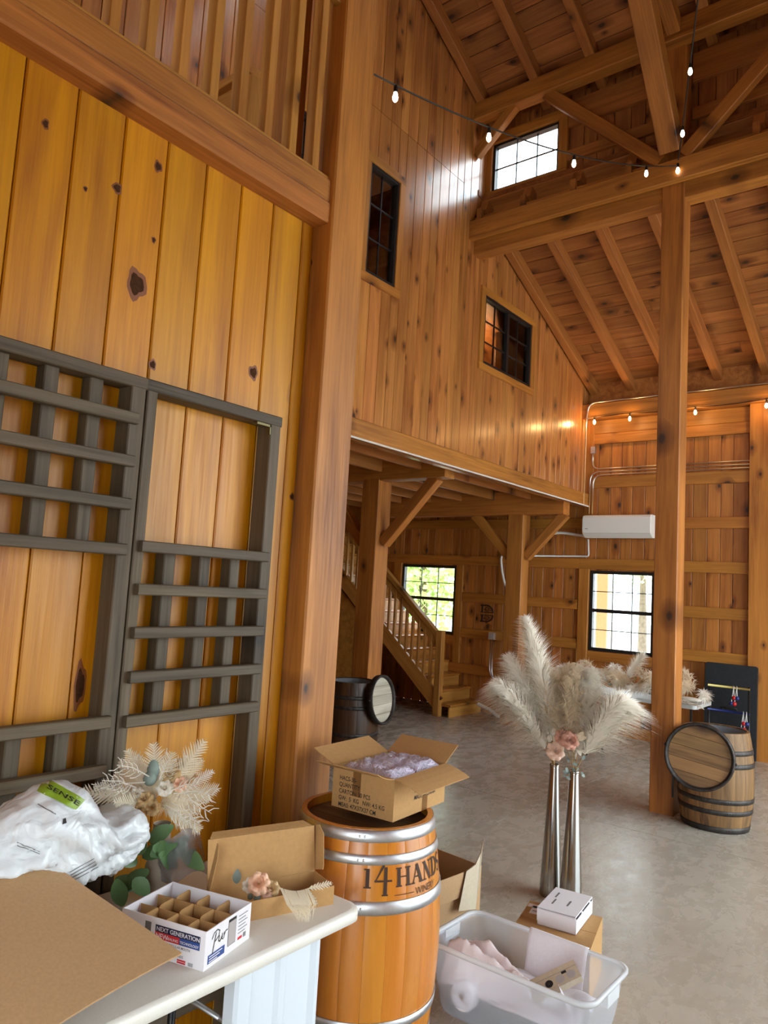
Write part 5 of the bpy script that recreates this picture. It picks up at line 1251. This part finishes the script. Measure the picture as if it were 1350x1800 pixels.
for y, z, cs in ((2.27, .885, ('red_ball', 'dark_blue')), (2.235, .885, ('dark_blue', 'red_ball')), (2.16, .60, ('red_ball', 'dark_blue')), (2.125, .60, ('dark_blue', 'red_ball'))):
    b = thing('bolas', 'toss balls on the %s rung with the %s ball higher' % ('yellow' if z > .8 else 'middle dark', 'red' if cs[0] == 'red_ball' else 'blue'), 'toss balls', T(9.752, y, z), 'toss balls on the ladder game')
    mb = MB(); mb.tube([(-.004, -.012, -.12), (-.004, -.006, 0), (.018, 0, .008), (.03, .006, -.02)], .004, 6); mb.tube([(-.004, -.006, 0), (-.006, .018, -.19)], .004, 6); part('cord', mb, 'white_cord', b)
    for k, (dy, dz) in enumerate(((-.012, -.13), (.018, -.20))): mb = MB(); mb.ball((-.006, dy, dz), .026, 12, 8); part('ball', mb, cs[k], b)

# ================================================================ OUTSIDE
M['grass'] = plain('bright_lawn', lin(150, 176, 90), .9, nz=.2, nscale=3); M['gravel'] = plain('pale_gravel', lin(214, 208, 196), .95, nz=.1, nscale=30)
mb = MB(); mb.box(XB + .12, 60, -40, 50, -.3, -.05); g_ = structure('ground_outside', mb, 'gravel')
M['porch'] = plain('pale_painted_post', lin(214, 198, 160), .7, nz=.05)
pp = timber('porch_post', 'pale porch post standing outside the window by the air conditioner', 'post', (12.2, 4.88, -.05), (12.2, 4.88, 3.1), (0, 1, 0), .2, .2, 'porch')
t = NT('spring_foliage'); vec, r_ = t.obj_coord(); n_ = t.noise(vec, 5, 3); t.lk(t.mix(n_, lin(150, 190, 84), lin(222, 238, 164)), t.b.inputs['Base Color']); t.b.inputs['Roughness'].default_value = .6; M['foliage'] = t.m
M['bark'] = plain('grey_bark', lin(110, 96, 80), .9, nz=.3, nscale=10)
def tree(label, x, y, h, r, n, seed, z0=.7):
    rnd = random.Random(seed); t = thing('tree', label, 'tree', T(x, y, -.05), 'trees outside the end wall')
    mb = MB(); mb.tube([(0, 0, 0), (.05, .03, h * .3), (-.04, .02, h * .6), (.03, 0, h * .9)], [.16, .12, .08, .02], 10); part('trunk', mb, 'bark', t)
    mb = MB()
    for i in range(n):
        a, b = rnd.random() * 2 * PI, rnd.random() * 2 - 1; q = rnd.random() ** .4; s = math.sqrt(1 - b * b); c = Vector((r * q * s * math.cos(a), r * q * s * math.sin(a), z0 + (h - z0) / 2 * (1 + b * q)))
        d = Vector((rnd.random() - .5, rnd.random() - .5, rnd.random() - .6)).normalized(); e = d.orthogonal().normalized() * (.05 + .04 * rnd.random()); d = d * (.12 + .08 * rnd.random()); k = len(mb.v)
        mb.v += [tuple(v) for v in (c, c + d * .5 + e, c + d, c + d * .5 - e)]; mb.f.append((k, k + 1, k + 2, k + 3)); mb.sm.append(False)
    o = part('crown', mb, 'foliage', t); o['kind'] = 'stuff'
    return t
tree('leafy light green tree outside the window over the stairs', 15.0, 10.6, 4.2, 1.5, 3000, 1)
tree('leafy pale tree farther off outside the window over the stairs', 18.5, 14.2, 4.0, 1.3, 1800, 2, 1.2)
tree('feathery distant tree outside the window by the air conditioner', 24, 8.3, 5.2, 2.6, 1600, 3, 2.2)
# ---- lamp of the lit room behind the sliding loft window
def lamp(x, y, z, e, col, r=.08):
    ld = bpy.data.lights.new('loft_lamp', 'POINT'); ld.energy = e; ld.color = col; ld.shadow_soft_size = r; o = bpy.data.objects.new('loft_lamp', ld); COL.objects.link(o); o.location = (x, y, z)
lamp(8.7, 5.5, 5.2, 50, (1, .68, .32))       # the amber light seen through the sliding window
board('stud', bpy.data.objects['wall_inner'], (8.62, 5.0, 3.46), (8.62, 5.0, 5.4), (1, 0, 0), .09, .14, 'left_board')
